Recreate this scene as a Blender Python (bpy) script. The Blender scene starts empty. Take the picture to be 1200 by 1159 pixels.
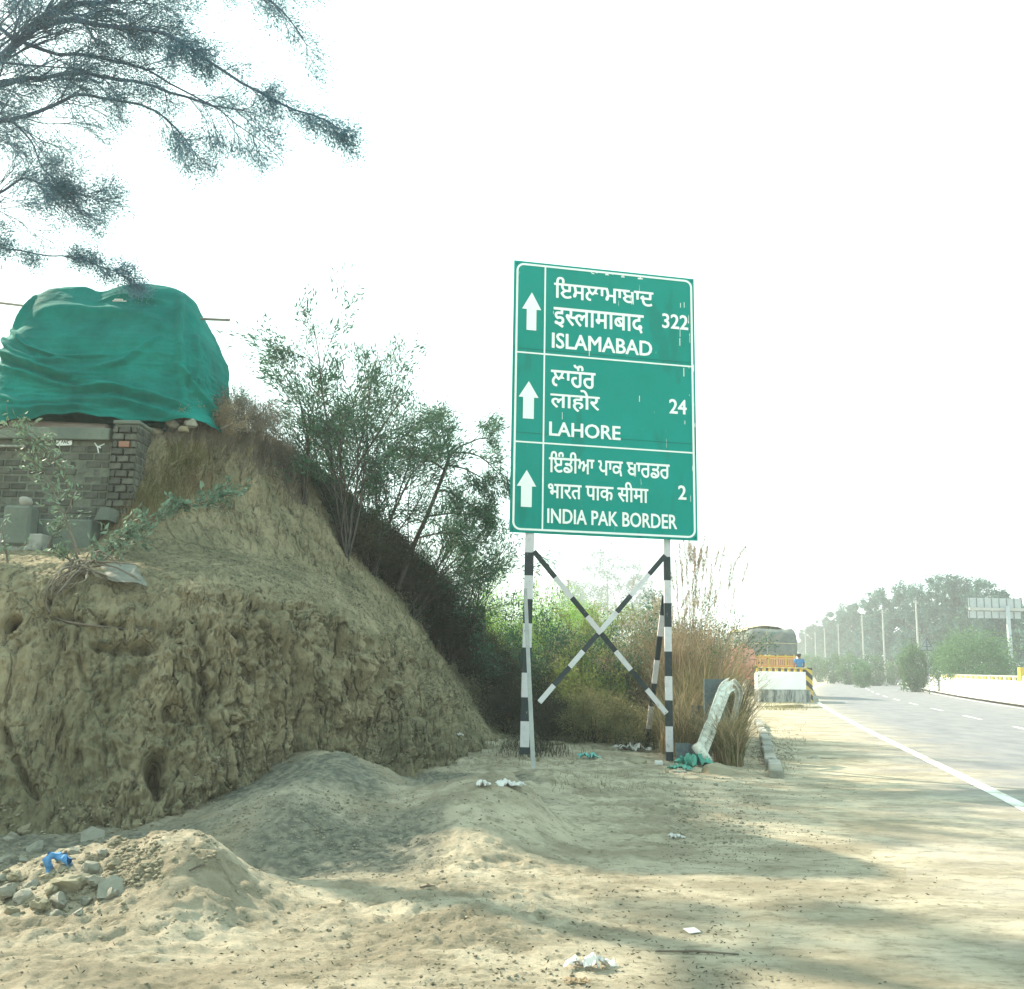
import bpy, bmesh, math, random
import numpy as np
from mathutils import Vector, Matrix
from mathutils.bvhtree import BVHTree

R = math.radians
rnd = random.Random(7)
nr = np.random.default_rng(11)
sc = bpy.context.scene
C = sc.collection

# ------------------------------------------------------------------ camera, world, sun, exposure
HAZE = .0015
FPX, CX, CY, HC = 1150.0, 600.0, 579.5, 1.55
PITCH, ROLL = R(9.89), R(1.0)
cam = bpy.data.cameras.new('camera')
cam.sensor_width = 36.0
cam.lens = FPX * 36.0 / 1200.0
cam.clip_end = 4000
cam.clip_start = 0.1
camo = bpy.data.objects.new('camera', cam)
C.objects.link(camo)
CAMR = Matrix.Rotation(math.pi / 2 + PITCH, 3, 'X') @ Matrix.Rotation(ROLL, 3, 'Z')
camo.matrix_world = Matrix.Translation((0, 0, HC)) @ CAMR.to_4x4()
sc.camera = camo

SUN_DIR = Vector((-0.76, 0.52, 0.66)).normalized()      # towards the sun
SUN_EL = math.asin(SUN_DIR.z)
world = bpy.data.worlds.new('World')
sc.world = world
world.use_nodes = True
wn = world.node_tree
wn.nodes.clear()
wo = wn.nodes.new('ShaderNodeOutputWorld')
bg = wn.nodes.new('ShaderNodeBackground')
sky = wn.nodes.new('ShaderNodeTexSky')
sky.sky_type = 'NISHITA'
sky.sun_disc = False
sky.sun_elevation = SUN_EL
sky.sun_rotation = math.atan2(SUN_DIR.x, SUN_DIR.y)
sky.air_density = 1.0
sky.dust_density = 6.0
sky.ozone_density = 2.0
mx = wn.nodes.new('ShaderNodeMix')
mx.data_type = 'RGBA'
mx.inputs[0].default_value = 0.82                       # thick white haze over the clear sky
mx.inputs[7].default_value = (6.1, 8.5, 8.1, 1)
wn.links.new(sky.outputs[0], mx.inputs[6])
wn.links.new(mx.outputs[2], bg.inputs[0])
bg.inputs[1].default_value = 0.098
wn.links.new(bg.outputs[0], wo.inputs[0])

sun = bpy.data.lights.new('sun', 'SUN')
sun.energy = 5.0
sun.angle = R(0.8)
sun.color = (1.0, 0.87, 0.68)
suno = bpy.data.objects.new('sun', sun)
suno.rotation_euler = SUN_DIR.to_track_quat('Z', 'Y').to_euler()
C.objects.link(suno)

sc.view_settings.view_transform = 'Standard'
sc.view_settings.look = 'None'
sc.view_settings.gamma = 1
sc.view_settings.use_curve_mapping = False
sc.view_settings.exposure = 1.2
sc.cycles.max_bounces = 6
sc.cycles.diffuse_bounces = 3
sc.cycles.transparent_max_bounces = 8
sc.cycles.volume_bounces = 1
sc.cycles.use_denoising = True
sc.cycles.sample_clamp_indirect = 6


# ------------------------------------------------------------------ geometry helpers
def ray(px, py):
    return CAMR @ Vector(((px - CX) / FPX, -(py - CY) / FPX, -1.0))


def W(px, py, Y):                      # point at forward distance Y
    d = ray(px, py)
    return Vector((0, 0, HC)) + d * (Y / d.y)


def G(px, py, z=0.0):                  # point at height z
    d = ray(px, py)
    return Vector((0, 0, HC)) + d * ((z - HC) / d.z)


def tag(o, label=None, cat=None, group=None, kind=None):
    if label: o['label'] = label
    if cat: o['category'] = cat
    if group: o['group'] = group
    if kind: o['kind'] = kind
    return o


def thing(name, label, cat, loc=(0, 0, 0), group=None, rz=0):
    o = bpy.data.objects.new(name, None)
    o.empty_display_size = 0.2
    C.objects.link(o)
    o.location = loc
    o.rotation_euler = (0, 0, rz)
    return tag(o, label, cat, group)


def link(name, me, mats, parent=None, smooth=False):
    o = bpy.data.objects.new(name, me)
    C.objects.link(o)
    if not isinstance(mats, (list, tuple)): mats = [mats]
    if len(me.materials) == 0:
        for m in mats: me.materials.append(m)
    if smooth: me.polygons.foreach_set('use_smooth', [True] * len(me.polygons))
    if parent:
        o.parent = parent
        # vertices are given in world space: undo the parent's base
        o.matrix_parent_inverse = pmat(parent).inverted()
    return o


def pmat(o):
    m = Matrix.LocRotScale(o.location, o.rotation_euler, o.scale)
    if o.parent: m = pmat(o.parent) @ o.matrix_parent_inverse @ m
    return m


def np_mesh(name, V, F):
    """V (n,3), F (m,k) equal sided faces"""
    V = np.asarray(V, dtype=np.float32)
    F = np.asarray(F, dtype=np.int32)
    me = bpy.data.meshes.new(name)
    me.vertices.add(len(V))
    me.vertices.foreach_set('co', V.ravel())
    k = F.shape[1]
    me.loops.add(F.size)
    me.loops.foreach_set('vertex_index', F.ravel())
    me.polygons.add(len(F))
    me.polygons.foreach_set('loop_start', np.arange(0, F.size, k, dtype=np.int32))
    me.polygons.foreach_set('loop_total', np.full(len(F), k, dtype=np.int32))
    me.update(calc_edges=True)
    return me


def grid_faces(nu, nv):
    i = np.arange(nu - 1)[:, None]
    j = np.arange(nv - 1)[None, :]
    a = (i * nv + j).ravel()
    return np.stack([a, a + nv, a + nv + 1, a + 1], 1)


class MB:
    def __init__(s):
        s.v = []; s.f = []; s.m = []

    def add(s, vs, fs, mi=0):
        b = len(s.v)
        s.v += [tuple(v) for v in vs]
        s.f += [tuple(b + i for i in f) for f in fs]
        s.m += [mi] * len(fs)

    def box(s, c, size, rot=None, mi=0, bev=0.0):
        hx, hy, hz = size[0] / 2, size[1] / 2, size[2] / 2
        c = Vector(c)
        if bev <= 0:
            vs = [Vector((x, y, z)) for x in (-hx, hx) for y in (-hy, hy) for z in (-hz, hz)]
            fs = [(0, 1, 3, 2), (4, 6, 7, 5), (0, 4, 5, 1), (2, 3, 7, 6), (0, 2, 6, 4), (1, 5, 7, 3)]
        else:
            vs = []
            idx = {}
            for sx in (-1, 1):
                for sy in (-1, 1):
                    for sz in (-1, 1):
                        for ax in range(3):
                            q = [hx - bev, hy - bev, hz - bev]
                            q[ax] += bev
                            idx[(sx, sy, sz, ax)] = len(vs)
                            vs.append(Vector((sx * q[0], sy * q[1], sz * q[2])))
            fs = []
            S = (-1, 1)
            for ax in range(3):
                o1, o2 = [a for a in range(3) if a != ax]
                for sg in S:
                    def key(a, b):
                        k = [0, 0, 0]; k[ax] = sg; k[o1] = a; k[o2] = b
                        return idx[(k[0], k[1], k[2], ax)]
                    fs.append((key(-1, -1), key(1, -1), key(1, 1), key(-1, 1)))
            for ax in range(3):        # edges parallel to ax
                o1, o2 = [a for a in range(3) if a != ax]
                for a in S:
                    for b in S:
                        def key(t, w):
                            k = [0, 0, 0]; k[ax] = t; k[o1] = a; k[o2] = b
                            return idx[(k[0], k[1], k[2], w)]
                        fs.append((key(-1, o1), key(1, o1), key(1, o2), key(-1, o2)))
            for a in S:
                for b in S:
                    for d in S:
                        fs.append((idx[(a, b, d, 0)], idx[(a, b, d, 1)], idx[(a, b, d, 2)]))
        if rot is not None: vs = [rot @ v for v in vs]
        s.add([c + v for v in vs], fs, mi)

    def tube(s, pts, rad, n=6, mi=0, caps=True):
        pts = [Vector(p) for p in pts]
        if not isinstance(rad, (list, tuple)): rad = [rad] * len(pts)
        t0 = (pts[1] - pts[0]).normalized()
        up = Vector((0, 0, 1)) if abs(t0.z) < 0.9 else Vector((1, 0, 0))
        a = t0.cross(up).normalized()
        vs = []
        for i, p in enumerate(pts):
            t = (pts[min(i + 1, len(pts) - 1)] - pts[max(i - 1, 0)])
            if t.length < 1e-9: t = t0
            t.normalize()
            a = (a - t * a.dot(t)).normalized()
            b = t.cross(a)
            for k in range(n):
                w = 2 * math.pi * k / n
                vs.append(p + (a * math.cos(w) + b * math.sin(w)) * rad[i])
        fs = []
        for i in range(len(pts) - 1):
            for k in range(n):
                k2 = (k + 1) % n
                fs.append((i * n + k, i * n + k2, (i + 1) * n + k2, (i + 1) * n + k))
        if caps:
            fs.append(tuple(range(n - 1, -1, -1)))
            fs.append(tuple((len(pts) - 1) * n + k for k in range(n)))
        s.add(vs, fs, mi)

    def prism(s, poly, ex, mi=0):      # poly: list of Vectors (planar), ex: extrusion Vector
        n = len(poly)
        ex = Vector(ex)
        vs = [Vector(p) for p in poly] + [Vector(p) + ex for p in poly]
        fs = [tuple(range(n)), tuple(range(2 * n - 1, n - 1, -1))]
        fs += [(i, i + n, (i + 1) % n + n, (i + 1) % n) for i in range(n)]
        s.add(vs, fs, mi)

    def build(s, name, mats, parent=None, smooth=False, normals=True):
        me = bpy.data.meshes.new(name)
        me.from_pydata(s.v, [], s.f)
        if not isinstance(mats, (list, tuple)): mats = [mats]
        for m in mats: me.materials.append(m)
        if len(mats) > 1: me.polygons.foreach_set('material_index', s.m)
        if normals:
            bm = bmesh.new(); bm.from_mesh(me)
            bmesh.ops.recalc_face_normals(bm, faces=bm.faces)
            bm.to_mesh(me); bm.free()
        return link(name, me, mats, parent, smooth)


# numpy value noise -------------------------------------------------
def _hash(ix, iy, iz, seed):
    h = (ix.astype(np.int64) * 374761393 + iy.astype(np.int64) * 668265263 + iz.astype(np.int64) * 2147483647 + seed * 974711) & 0xffffffff
    h = ((h ^ (h >> 13)) * 1274126177) & 0xffffffff
    h = ((h ^ (h >> 16)) * 2246822519) & 0xffffffff
    return ((h ^ (h >> 15)) & 0xffff) / 32767.5 - 1.0


def vnoise(P, seed=0):
    F0 = np.floor(P)
    f = P - F0
    f = f * f * f * (f * (f * 6 - 15) + 10)
    i = F0.astype(np.int64)
    out = 0
    for dx in (0, 1):
        wx = f[:, 0] if dx else 1 - f[:, 0]
        for dy in (0, 1):
            wy = f[:, 1] if dy else 1 - f[:, 1]
            for dz in (0, 1):
                wz = f[:, 2] if dz else 1 - f[:, 2]
                out = out + wx * wy * wz * _hash(i[:, 0] + dx, i[:, 1] + dy, i[:, 2] + dz, seed)
    return out


def fbm(P, oct=4, seed=0, gain=0.5, ridged=False):
    a, s, t = 1.0, 0.0, 0.0
    for o in range(oct):
        n = vnoise(P * (2.03 ** o) + o * 17.3, seed + o)
        if ridged: n = 1 - 2 * np.abs(n)
        s = s + a * n
        t += a
        a *= gain
    return s / t


def worley(P, seed=0):
    F0 = np.floor(P).astype(np.int64)
    d1 = np.full(len(P), 9.0); d2 = np.full(len(P), 9.0); val = np.zeros(len(P))
    for dx in (-1, 0, 1):
        for dy in (-1, 0, 1):
            for dz in (-1, 0, 1):
                c = F0 + np.array([dx, dy, dz])
                q = np.stack([_hash(c[:, 0], c[:, 1], c[:, 2], seed + k) for k in range(3)], 1) * .42 + .5 + c
                d = ((P - q) ** 2).sum(1)
                v = _hash(c[:, 0], c[:, 1], c[:, 2], seed + 9)
                k = d < d1
                d2 = np.where(k, d1, np.minimum(d2, d))
                val = np.where(k, v, val); d1 = np.where(k, d, d1)
    return np.sqrt(d1), np.sqrt(d2) - np.sqrt(d1), val


def smooth01(t):
    t = np.clip(t, 0, 1)
    return t * t * (3 - 2 * t)


# ------------------------------------------------------------------ materials
def mat(name, col, rough=0.85, col2=None, scale=3.0, detail=6, c3=None, bump=0.0, bscale=None, spec=0.3,
        metal=0.0, stretch=None, c3scale=None, sheen=0, trans=0.0, rand=0.0, lo=0.35, hi=0.65, crust=None):
    m = bpy.data.materials.new(name)
    m.use_nodes = True
    nt = m.node_tree
    b = nt.nodes['Principled BSDF']
    b.inputs['Roughness'].default_value = rough
    b.inputs['Specular IOR Level'].default_value = spec
    b.inputs['Metallic'].default_value = metal
    out = nt.nodes['Material Output']
    tc = nt.nodes.new('ShaderNodeTexCoord')
    mp = nt.nodes.new('ShaderNodeMapping')
    nt.links.new(tc.outputs['Object'], mp.inputs[0])
    if stretch: mp.inputs['Scale'].default_value = stretch
    src = None
    if col2 is None:
        rgb = nt.nodes.new('ShaderNodeRGB')
        rgb.outputs[0].default_value = (*col, 1)
        src = rgb.outputs[0]
    else:
        n = nt.nodes.new('ShaderNodeTexNoise')
        n.inputs['Scale'].default_value = scale
        n.inputs['Detail'].default_value = detail
        n.inputs['Roughness'].default_value = 0.65
        nt.links.new(mp.outputs[0], n.inputs[0])
        cr = nt.nodes.new('ShaderNodeValToRGB')
        cr.color_ramp.elements[0].position = lo
        cr.color_ramp.elements[1].position = hi
        cr.color_ramp.elements[0].color = (*col, 1)
        cr.color_ramp.elements[1].color = (*col2, 1)
        nt.links.new(n.outputs[0], cr.inputs[0])
        src = cr.outputs[0]
    if c3 is not None:
        n = nt.nodes.new('ShaderNodeTexNoise')
        n.inputs['Scale'].default_value = c3scale or scale * 7
        n.inputs['Detail'].default_value = 8
        n.inputs['Roughness'].default_value = 0.75
        nt.links.new(mp.outputs[0], n.inputs[0])
        cr = nt.nodes.new('ShaderNodeValToRGB')
        cr.color_ramp.elements[0].position = 0.50
        cr.color_ramp.elements[1].position = 0.68
        cr.color_ramp.elements[0].color = (0, 0, 0, 1)
        cr.color_ramp.elements[1].color = (1, 1, 1, 1)
        nt.links.new(n.outputs[0], cr.inputs[0])
        mx = nt.nodes.new('ShaderNodeMix'); mx.data_type = 'RGBA'
        nt.links.new(cr.outputs[0], mx.inputs[0])
        nt.links.new(src, mx.inputs[6])
        mx.inputs[7].default_value = (*c3, 1)
        src = mx.outputs[2]
    if rand > 0:
        oi = nt.nodes.new('ShaderNodeObjectInfo')
        geo = nt.nodes.new('ShaderNodeNewGeometry')
        ad = nt.nodes.new('ShaderNodeMath'); ad.operation = 'ADD'
        nt.links.new(oi.outputs['Random'], ad.inputs[0])
        nt.links.new(geo.outputs['Random Per Island'], ad.inputs[1])
        mr = nt.nodes.new('ShaderNodeMapRange')
        mr.inputs[1].default_value = 0; mr.inputs[2].default_value = 2
        mr.inputs[3].default_value = 1 - rand; mr.inputs[4].default_value = 1 + rand
        nt.links.new(ad.outputs[0], mr.inputs[0])
        hs = nt.nodes.new('ShaderNodeHueSaturation')
        nt.links.new(mr.outputs[0], hs.inputs['Value'])
        nt.links.new(src, hs.inputs['Color'])
        src = hs.outputs[0]
    nt.links.new(src, b.inputs['Base Color'])
    if bump > 0:
        n = nt.nodes.new('ShaderNodeTexNoise')
        n.inputs['Scale'].default_value = bscale or scale * 8
        n.inputs['Detail'].default_value = 10
        n.inputs['Roughness'].default_value = 0.7
        nt.links.new(mp.outputs[0], n.inputs[0])
        bp = nt.nodes.new('ShaderNodeBump')
        bp.inputs['Strength'].default_value = 1.0
        bp.inputs['Distance'].default_value = bump
        nt.links.new(n.outputs[0], bp.inputs['Height'])
        last = bp
        if crust:
            n3 = nt.nodes.new('ShaderNodeTexNoise'); n3.inputs['Scale'].default_value = crust[1]; n3.inputs['Detail'].default_value = 8; n3.inputs['Roughness'].default_value = .8
            nt.links.new(mp.outputs[0], n3.inputs[0])
            b3 = nt.nodes.new('ShaderNodeBump'); b3.inputs['Distance'].default_value = crust[0]
            nt.links.new(n3.outputs[0], b3.inputs['Height']); nt.links.new(last.outputs[0], b3.inputs['Normal'])
            last = b3
            if len(crust) > 2:
                nw_ = nt.nodes.new('ShaderNodeTexNoise'); nw_.inputs['Scale'].default_value = crust[3] * .8; nw_.inputs['Detail'].default_value = 4
                nt.links.new(mp.outputs[0], nw_.inputs[0])
                va = nt.nodes.new('ShaderNodeMix'); va.data_type = 'RGBA'; va.inputs[0].default_value = .28
                nt.links.new(mp.outputs[0], va.inputs[6]); nt.links.new(nw_.outputs[1], va.inputs[7])
                vo = nt.nodes.new('ShaderNodeTexVoronoi'); vo.feature = 'DISTANCE_TO_EDGE'; vo.inputs['Scale'].default_value = crust[3]
                nt.links.new(va.outputs[2], vo.inputs[0])
                mr = nt.nodes.new('ShaderNodeMapRange'); mr.inputs[2].default_value = .09; nt.links.new(vo.outputs[0], mr.inputs[0])
                b4 = nt.nodes.new('ShaderNodeBump'); b4.inputs['Distance'].default_value = crust[2]
                nt.links.new(mr.outputs[0], b4.inputs['Height']); nt.links.new(last.outputs[0], b4.inputs['Normal'])
                last = b4
        nt.links.new(last.outputs[0], b.inputs['Normal'])
    if trans > 0:
        tr = nt.nodes.new('ShaderNodeBsdfTranslucent')
        nt.links.new(src, tr.inputs[0])
        ms = nt.nodes.new('ShaderNodeMixShader')
        ms.inputs[0].default_value = trans
        nt.links.new(b.outputs[0], ms.inputs[1])
        nt.links.new(tr.outputs[0], ms.inputs[2])
        nt.links.new(ms.outputs[0], out.inputs[0])
    return m


M = {}
M['dirt'] = mat('dirt', (.30, .26, .185), .95, (.52, .46, .345), 1.1, 13, c3=(.17, .155, .10), c3scale=7, bump=.045, bscale=9, crust=(.016, 45), stretch=(.8, 1.3, 1), lo=.42, hi=.60)
M['cliff'] = mat('cliff', (.25, .23, .14), .95, (.44, .375, .24), 1.1, 10, c3=(.075, .08, .055), c3scale=13, bump=.06, bscale=8, crust=(.03, 34, .05, 4.5), stretch=(1, 1, .42), lo=.38, hi=.62)
M['clod'] = mat('clod', (.20, .185, .13), .95, (.32, .285, .20), 2, 5, bump=.01, bscale=30, rand=.25)
M['gravel'] = mat('gravel', (.21, .205, .155), .95, (.32, .295, .22), 5, 5, bump=.01, bscale=40, rand=.35)
M['stone'] = mat('stone', (.20, .20, .165), .9, (.31, .30, .245), 4, 6, bump=.02, bscale=25, rand=.2)
M['bark'] = mat('bark', (.045, .042, .036), .9, (.09, .08, .066), 8, 6, bump=.01, bscale=30)
M['bark_glare'] = mat('bark_glare', (.06, .10, .17), .9, (.09, .13, .19), 8, 6, bump=.01, bscale=30)  # blue lens glare on the acacia limbs, put into the bark colour
M['twig'] = mat('twig', (.10, .085, .065), .9, (.16, .13, .10), 6, 4, rand=.2)
M['leaf_acacia_glare'] = mat('leaf_acacia_glare', (.06, .15, .21), .7, (.10, .20, .24), 1.2, 4, trans=.3, rand=.3)  # leaf colour pushed to blue to imitate glare over the crown
M['leaf_mid'] = mat('leaf_mid', (.03, .095, .055), .6, (.07, .16, .085), 1.5, 4, trans=.3, rand=.3)
M['leaf_bright'] = mat('leaf_bright', (.17, .36, .05), .6, (.27, .47, .09), 1.5, 4, trans=.45, rand=.25)
M['leaf_olive'] = mat('leaf_olive', (.14, .20, .05), .6, (.24, .26, .08), 1.5, 4, trans=.35, rand=.3)
M['leaf_broad'] = mat('leaf_broad', (.10, .18, .12), .6, (.22, .30, .21), 3, 4, spec=.2, trans=.2, rand=.3)
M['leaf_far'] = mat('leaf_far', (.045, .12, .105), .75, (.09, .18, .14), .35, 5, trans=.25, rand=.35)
M['leaf_bush'] = mat('leaf_bush', (.06, .15, .06), .7, (.13, .24, .10), .8, 5, trans=.3, rand=.35)
M['dry'] = mat('dry', (.26, .19, .12), .9, (.44, .35, .23), 2.5, 4, trans=.25, rand=.25)
M['dry_green'] = mat('dry_green', (.17, .17, .08), .9, (.28, .25, .12), 2.0, 4, trans=.25, rand=.3)
M['brush'] = mat('brush', (.035, .04, .025), .95, (.08, .075, .045), 2.5, 4, rand=.35)
M['dry_grey'] = mat('dry_grey', (.16, .145, .12), .95, (.25, .22, .17), 2.5, 4, rand=.3)
M['plume'] = mat('plume', (.30, .23, .18), .9, (.42, .34, .27), 3, 3, trans=.3, rand=.2)
M['asphalt'] = mat('asphalt', (.19, .185, .185), .9, (.25, .24, .23), .35, 8, c3=(.25, .235, .21), c3scale=1.2, bump=.003, bscale=90)
M['white_paint'] = mat('white_paint', (.74, .74, .70), .7, (.40, .37, .30), 1.6, 12, lo=.47, hi=.60)
M['wall_white'] = mat('wall_white', (.88, .88, .86), .8, (.80, .79, .76), .8, 6, lo=.5, hi=.75)
M['concrete'] = mat('concrete', (.30, .30, .27), .9, (.42, .41, .37), 2, 7, c3=(.10, .12, .10), c3scale=4, bump=.01, bscale=20)
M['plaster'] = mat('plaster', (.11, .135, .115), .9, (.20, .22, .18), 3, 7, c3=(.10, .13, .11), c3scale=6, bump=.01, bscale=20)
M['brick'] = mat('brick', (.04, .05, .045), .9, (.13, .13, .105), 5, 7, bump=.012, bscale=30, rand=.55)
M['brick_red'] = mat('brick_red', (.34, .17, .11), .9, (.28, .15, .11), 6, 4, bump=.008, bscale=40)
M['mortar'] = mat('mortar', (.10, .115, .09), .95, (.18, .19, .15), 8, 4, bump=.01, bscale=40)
M['green_cloth'] = mat('green_cloth', (.0, .125, .11), .9, (.002, .22, .19), 1.5, 5, bump=.004, bscale=60, spec=.15, sheen=.2)
M['sign_green'] = mat('sign_green', (.0, .245, .20), .8, (.0, .28, .24), .5, 6, spec=.05)
M['sign_white'] = mat('sign_white', (.86, .90, .88), .45, (.74, .78, .76), 6, 6, spec=.5, lo=.55, hi=.8)
M['post_white'] = mat('post_white', (.62, .60, .62), .6, (.50, .48, .50), 7, 6, lo=.5, hi=.75)
M['post_black'] = mat('post_black', (.018, .03, .035), .5, (.05, .06, .06), 7, 6, lo=.5, hi=.8)
M['steel_grey'] = mat('steel_grey', (.27, .28, .27), .6, (.36, .36, .33), 5, 5)
M['rail_white'] = mat('rail_white', (.66, .66, .60), .55, (.42, .41, .35), 6, 7, c3=(.20, .17, .12), c3scale=14, lo=.45, hi=.7)
M['blue_steel'] = mat('blue_steel', (.06, .10, .12), .6, (.11, .15, .16), 5, 6, c3=(.2, .18, .15), c3scale=18)
M['yellow'] = mat('yellow', (.62, .42, .05), .7, (.50, .36, .08), 6, 5)
M['black'] = mat('black', (.025, .025, .025), .7, (.05, .05, .05), 6, 5)
M['wood'] = mat('wood', (.30, .25, .22), .85, (.42, .36, .31), 10, 5, stretch=(.3, 3, 3))
M['tarp_grey'] = mat('tarp_grey', (.10, .12, .12), .85, (.18, .20, .18), 1.8, 6, bump=.02, bscale=5)
M['straw'] = mat('straw', (.55, .47, .28), .9, (.66, .58, .38), 8, 5, bump=.01, bscale=20)
M['orange'] = mat('orange', (.66, .25, .03), .6, (.50, .19, .05), 4, 5, lo=.5, hi=.8)
M['orange_pale'] = mat('orange_pale', (.68, .40, .16), .6, (.55, .32, .12), 8, 5)
M['truck_red'] = mat('truck_red', (.34, .09, .06), .7, (.25, .08, .06), 4, 5)
M['rubber'] = mat('rubber', (.03, .03, .03), .9)
M['blue_shirt'] = mat('blue_shirt', (.03, .16, .36), .85, (.04, .20, .42), 8, 4)
M['skin'] = mat('skin', (.22, .12, .08), .6)
M['hair'] = mat('hair', (.015, .012, .012), .6)
M['pole'] = mat('pole', (.42, .42, .40), .7, (.36, .36, .34), 2, 4)
M['gantry'] = mat('gantry', (.34, .38, .40), .6, (.42, .46, .47), 3, 4)
M['bag_white'] = mat('bag_white', (.74, .74, .72), .5, (.62, .61, .58), 12, 4, trans=.15)
M['bag_teal'] = mat('bag_teal', (.10, .38, .36), .5, (.18, .48, .44), 12, 4)
M['verge'] = mat('verge', (.60, .57, .50), .95, (.70, .67, .60), 1.5, 8, bump=.01, bscale=20)
M['bag_blue'] = mat('bag_blue', (.06, .22, .48), .5, (.12, .30, .55), 14, 4)
M['net_green'] = mat('net_green', (.05, .26, .20), .6, (.10, .34, .27), 14, 4)
M['sheet_grey'] = mat('sheet_grey', (.12, .13, .11), .6, (.20, .21, .18), 10, 6, spec=.2)
M['hole'] = mat('burrow', (.10, .095, .07), .95)

# ------------------------------------------------------------------ the road curve
PTS_L = np.array([(1.4, -12), (2.9, 0), (5.96, 11.4), (10.3, 29.7), (15.2, 49), (21.7, 72), (32.5, 105), (49, 150), (79, 215), (140, 320), (240, 460)], float)


def catmull1(P, n):
    P = np.vstack([2 * P[0] - P[1], P, 2 * P[-1] - P[-2]])
    seg = len(P) - 3
    t = np.linspace(0, seg - 1e-6, n)
    i = t.astype(int)
    f = (t - i)[:, None]
    a, b, c, d = P[i], P[i + 1], P[i + 2], P[i + 3]
    return .5 * ((2 * b) + (c - a) * f + (2 * a - 5 * b + 4 * c - d) * f ** 2 + (3 * b - a - 3 * c + d) * f ** 3)


RL = catmull1(PTS_L, 400)
RT = np.gradient(RL, axis=0)
RT /= np.linalg.norm(RT, axis=1)[:, None]
RN = np.stack([RT[:, 1], -RT[:, 0]], 1)           # to the right of travel
RS = np.concatenate([[0], np.cumsum(np.linalg.norm(np.diff(RL, axis=0), axis=1))])


def road_pt(s, off):
    x = np.interp(s, RS, RL[:, 0]); y = np.interp(s, RS, RL[:, 1])
    nx = np.interp(s, RS, RN[:, 0]); ny = np.interp(s, RS, RN[:, 1])
    return x + nx * off, y + ny * off


def s_at_y(Y, off=0.0):
    ys = RL[:, 1] + RN[:, 1] * off
    return float(np.interp(Y, ys, RS))


def edge_x(y):
    return np.interp(y, RL[:, 1], RL[:, 0])


def ribbon(name, o0, o1, z, m, s0=0, s1=None, n=300, uvn=1):
    s1 = s1 or RS[-1]
    s = np.linspace(s0, s1, n)
    V = []
    for o in (o0, o1):
        x, y = road_pt(s, o)
        V.append(np.stack([x, y, np.full(n, z)], 1))
    V = np.stack(V, 1).reshape(-1, 3)
    return link(name, np_mesh(name, V, grid_faces(n, 2)[:, ::-1]), m)


# ------------------------------------------------------------------ ground
def seg_dist(x, y, a, b):
    dx, dy = b[0] - a[0], b[1] - a[1]
    t = np.clip(((x - a[0]) * dx + (y - a[1]) * dy) / (dx * dx + dy * dy + 1e-9), 0, 1)
    return np.hypot(x - a[0] - t * dx, y - a[1] - t * dy), t


def ridge(x, y, pts, w):
    best = np.zeros_like(x)
    for a, b in zip(pts[:-1], pts[1:]):
        d, t = seg_dist(x, y, a, b)
        h = (a[2] + (b[2] - a[2]) * t)
        ww = w if not isinstance(w, tuple) else w[0] + (w[1] - w[0]) * t
        best = np.maximum(best, h * np.exp(-(d / ww) ** 2))
    return best


RA = [(-2.9, 11.6, .62), (-1.9, 10.4, .56), (-1.0, 9.3, .60), (-.1, 8.4, .60), (.75, 7.8, .44), (1.35, 7.6, .12)]
RB = [(-3.0, 7.0, .14), (-2.6, 6.8, .34), (-2.25, 6.6, .44), (-1.86, 6.4, .52), (-1.4, 6.1, .52), (-1.0, 5.9, .44), (-.6, 5.75, .30), (0, 5.6, .14)]
RC = [(.3, 12.6, .12), (1.0, 13.3, .25), (1.9, 13.8, .27), (2.7, 13.4, .10)]
RD = [(-.1, 9.9, .35), (.25, 9.3, .45), (.5, 8.8, .28)]


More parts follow.
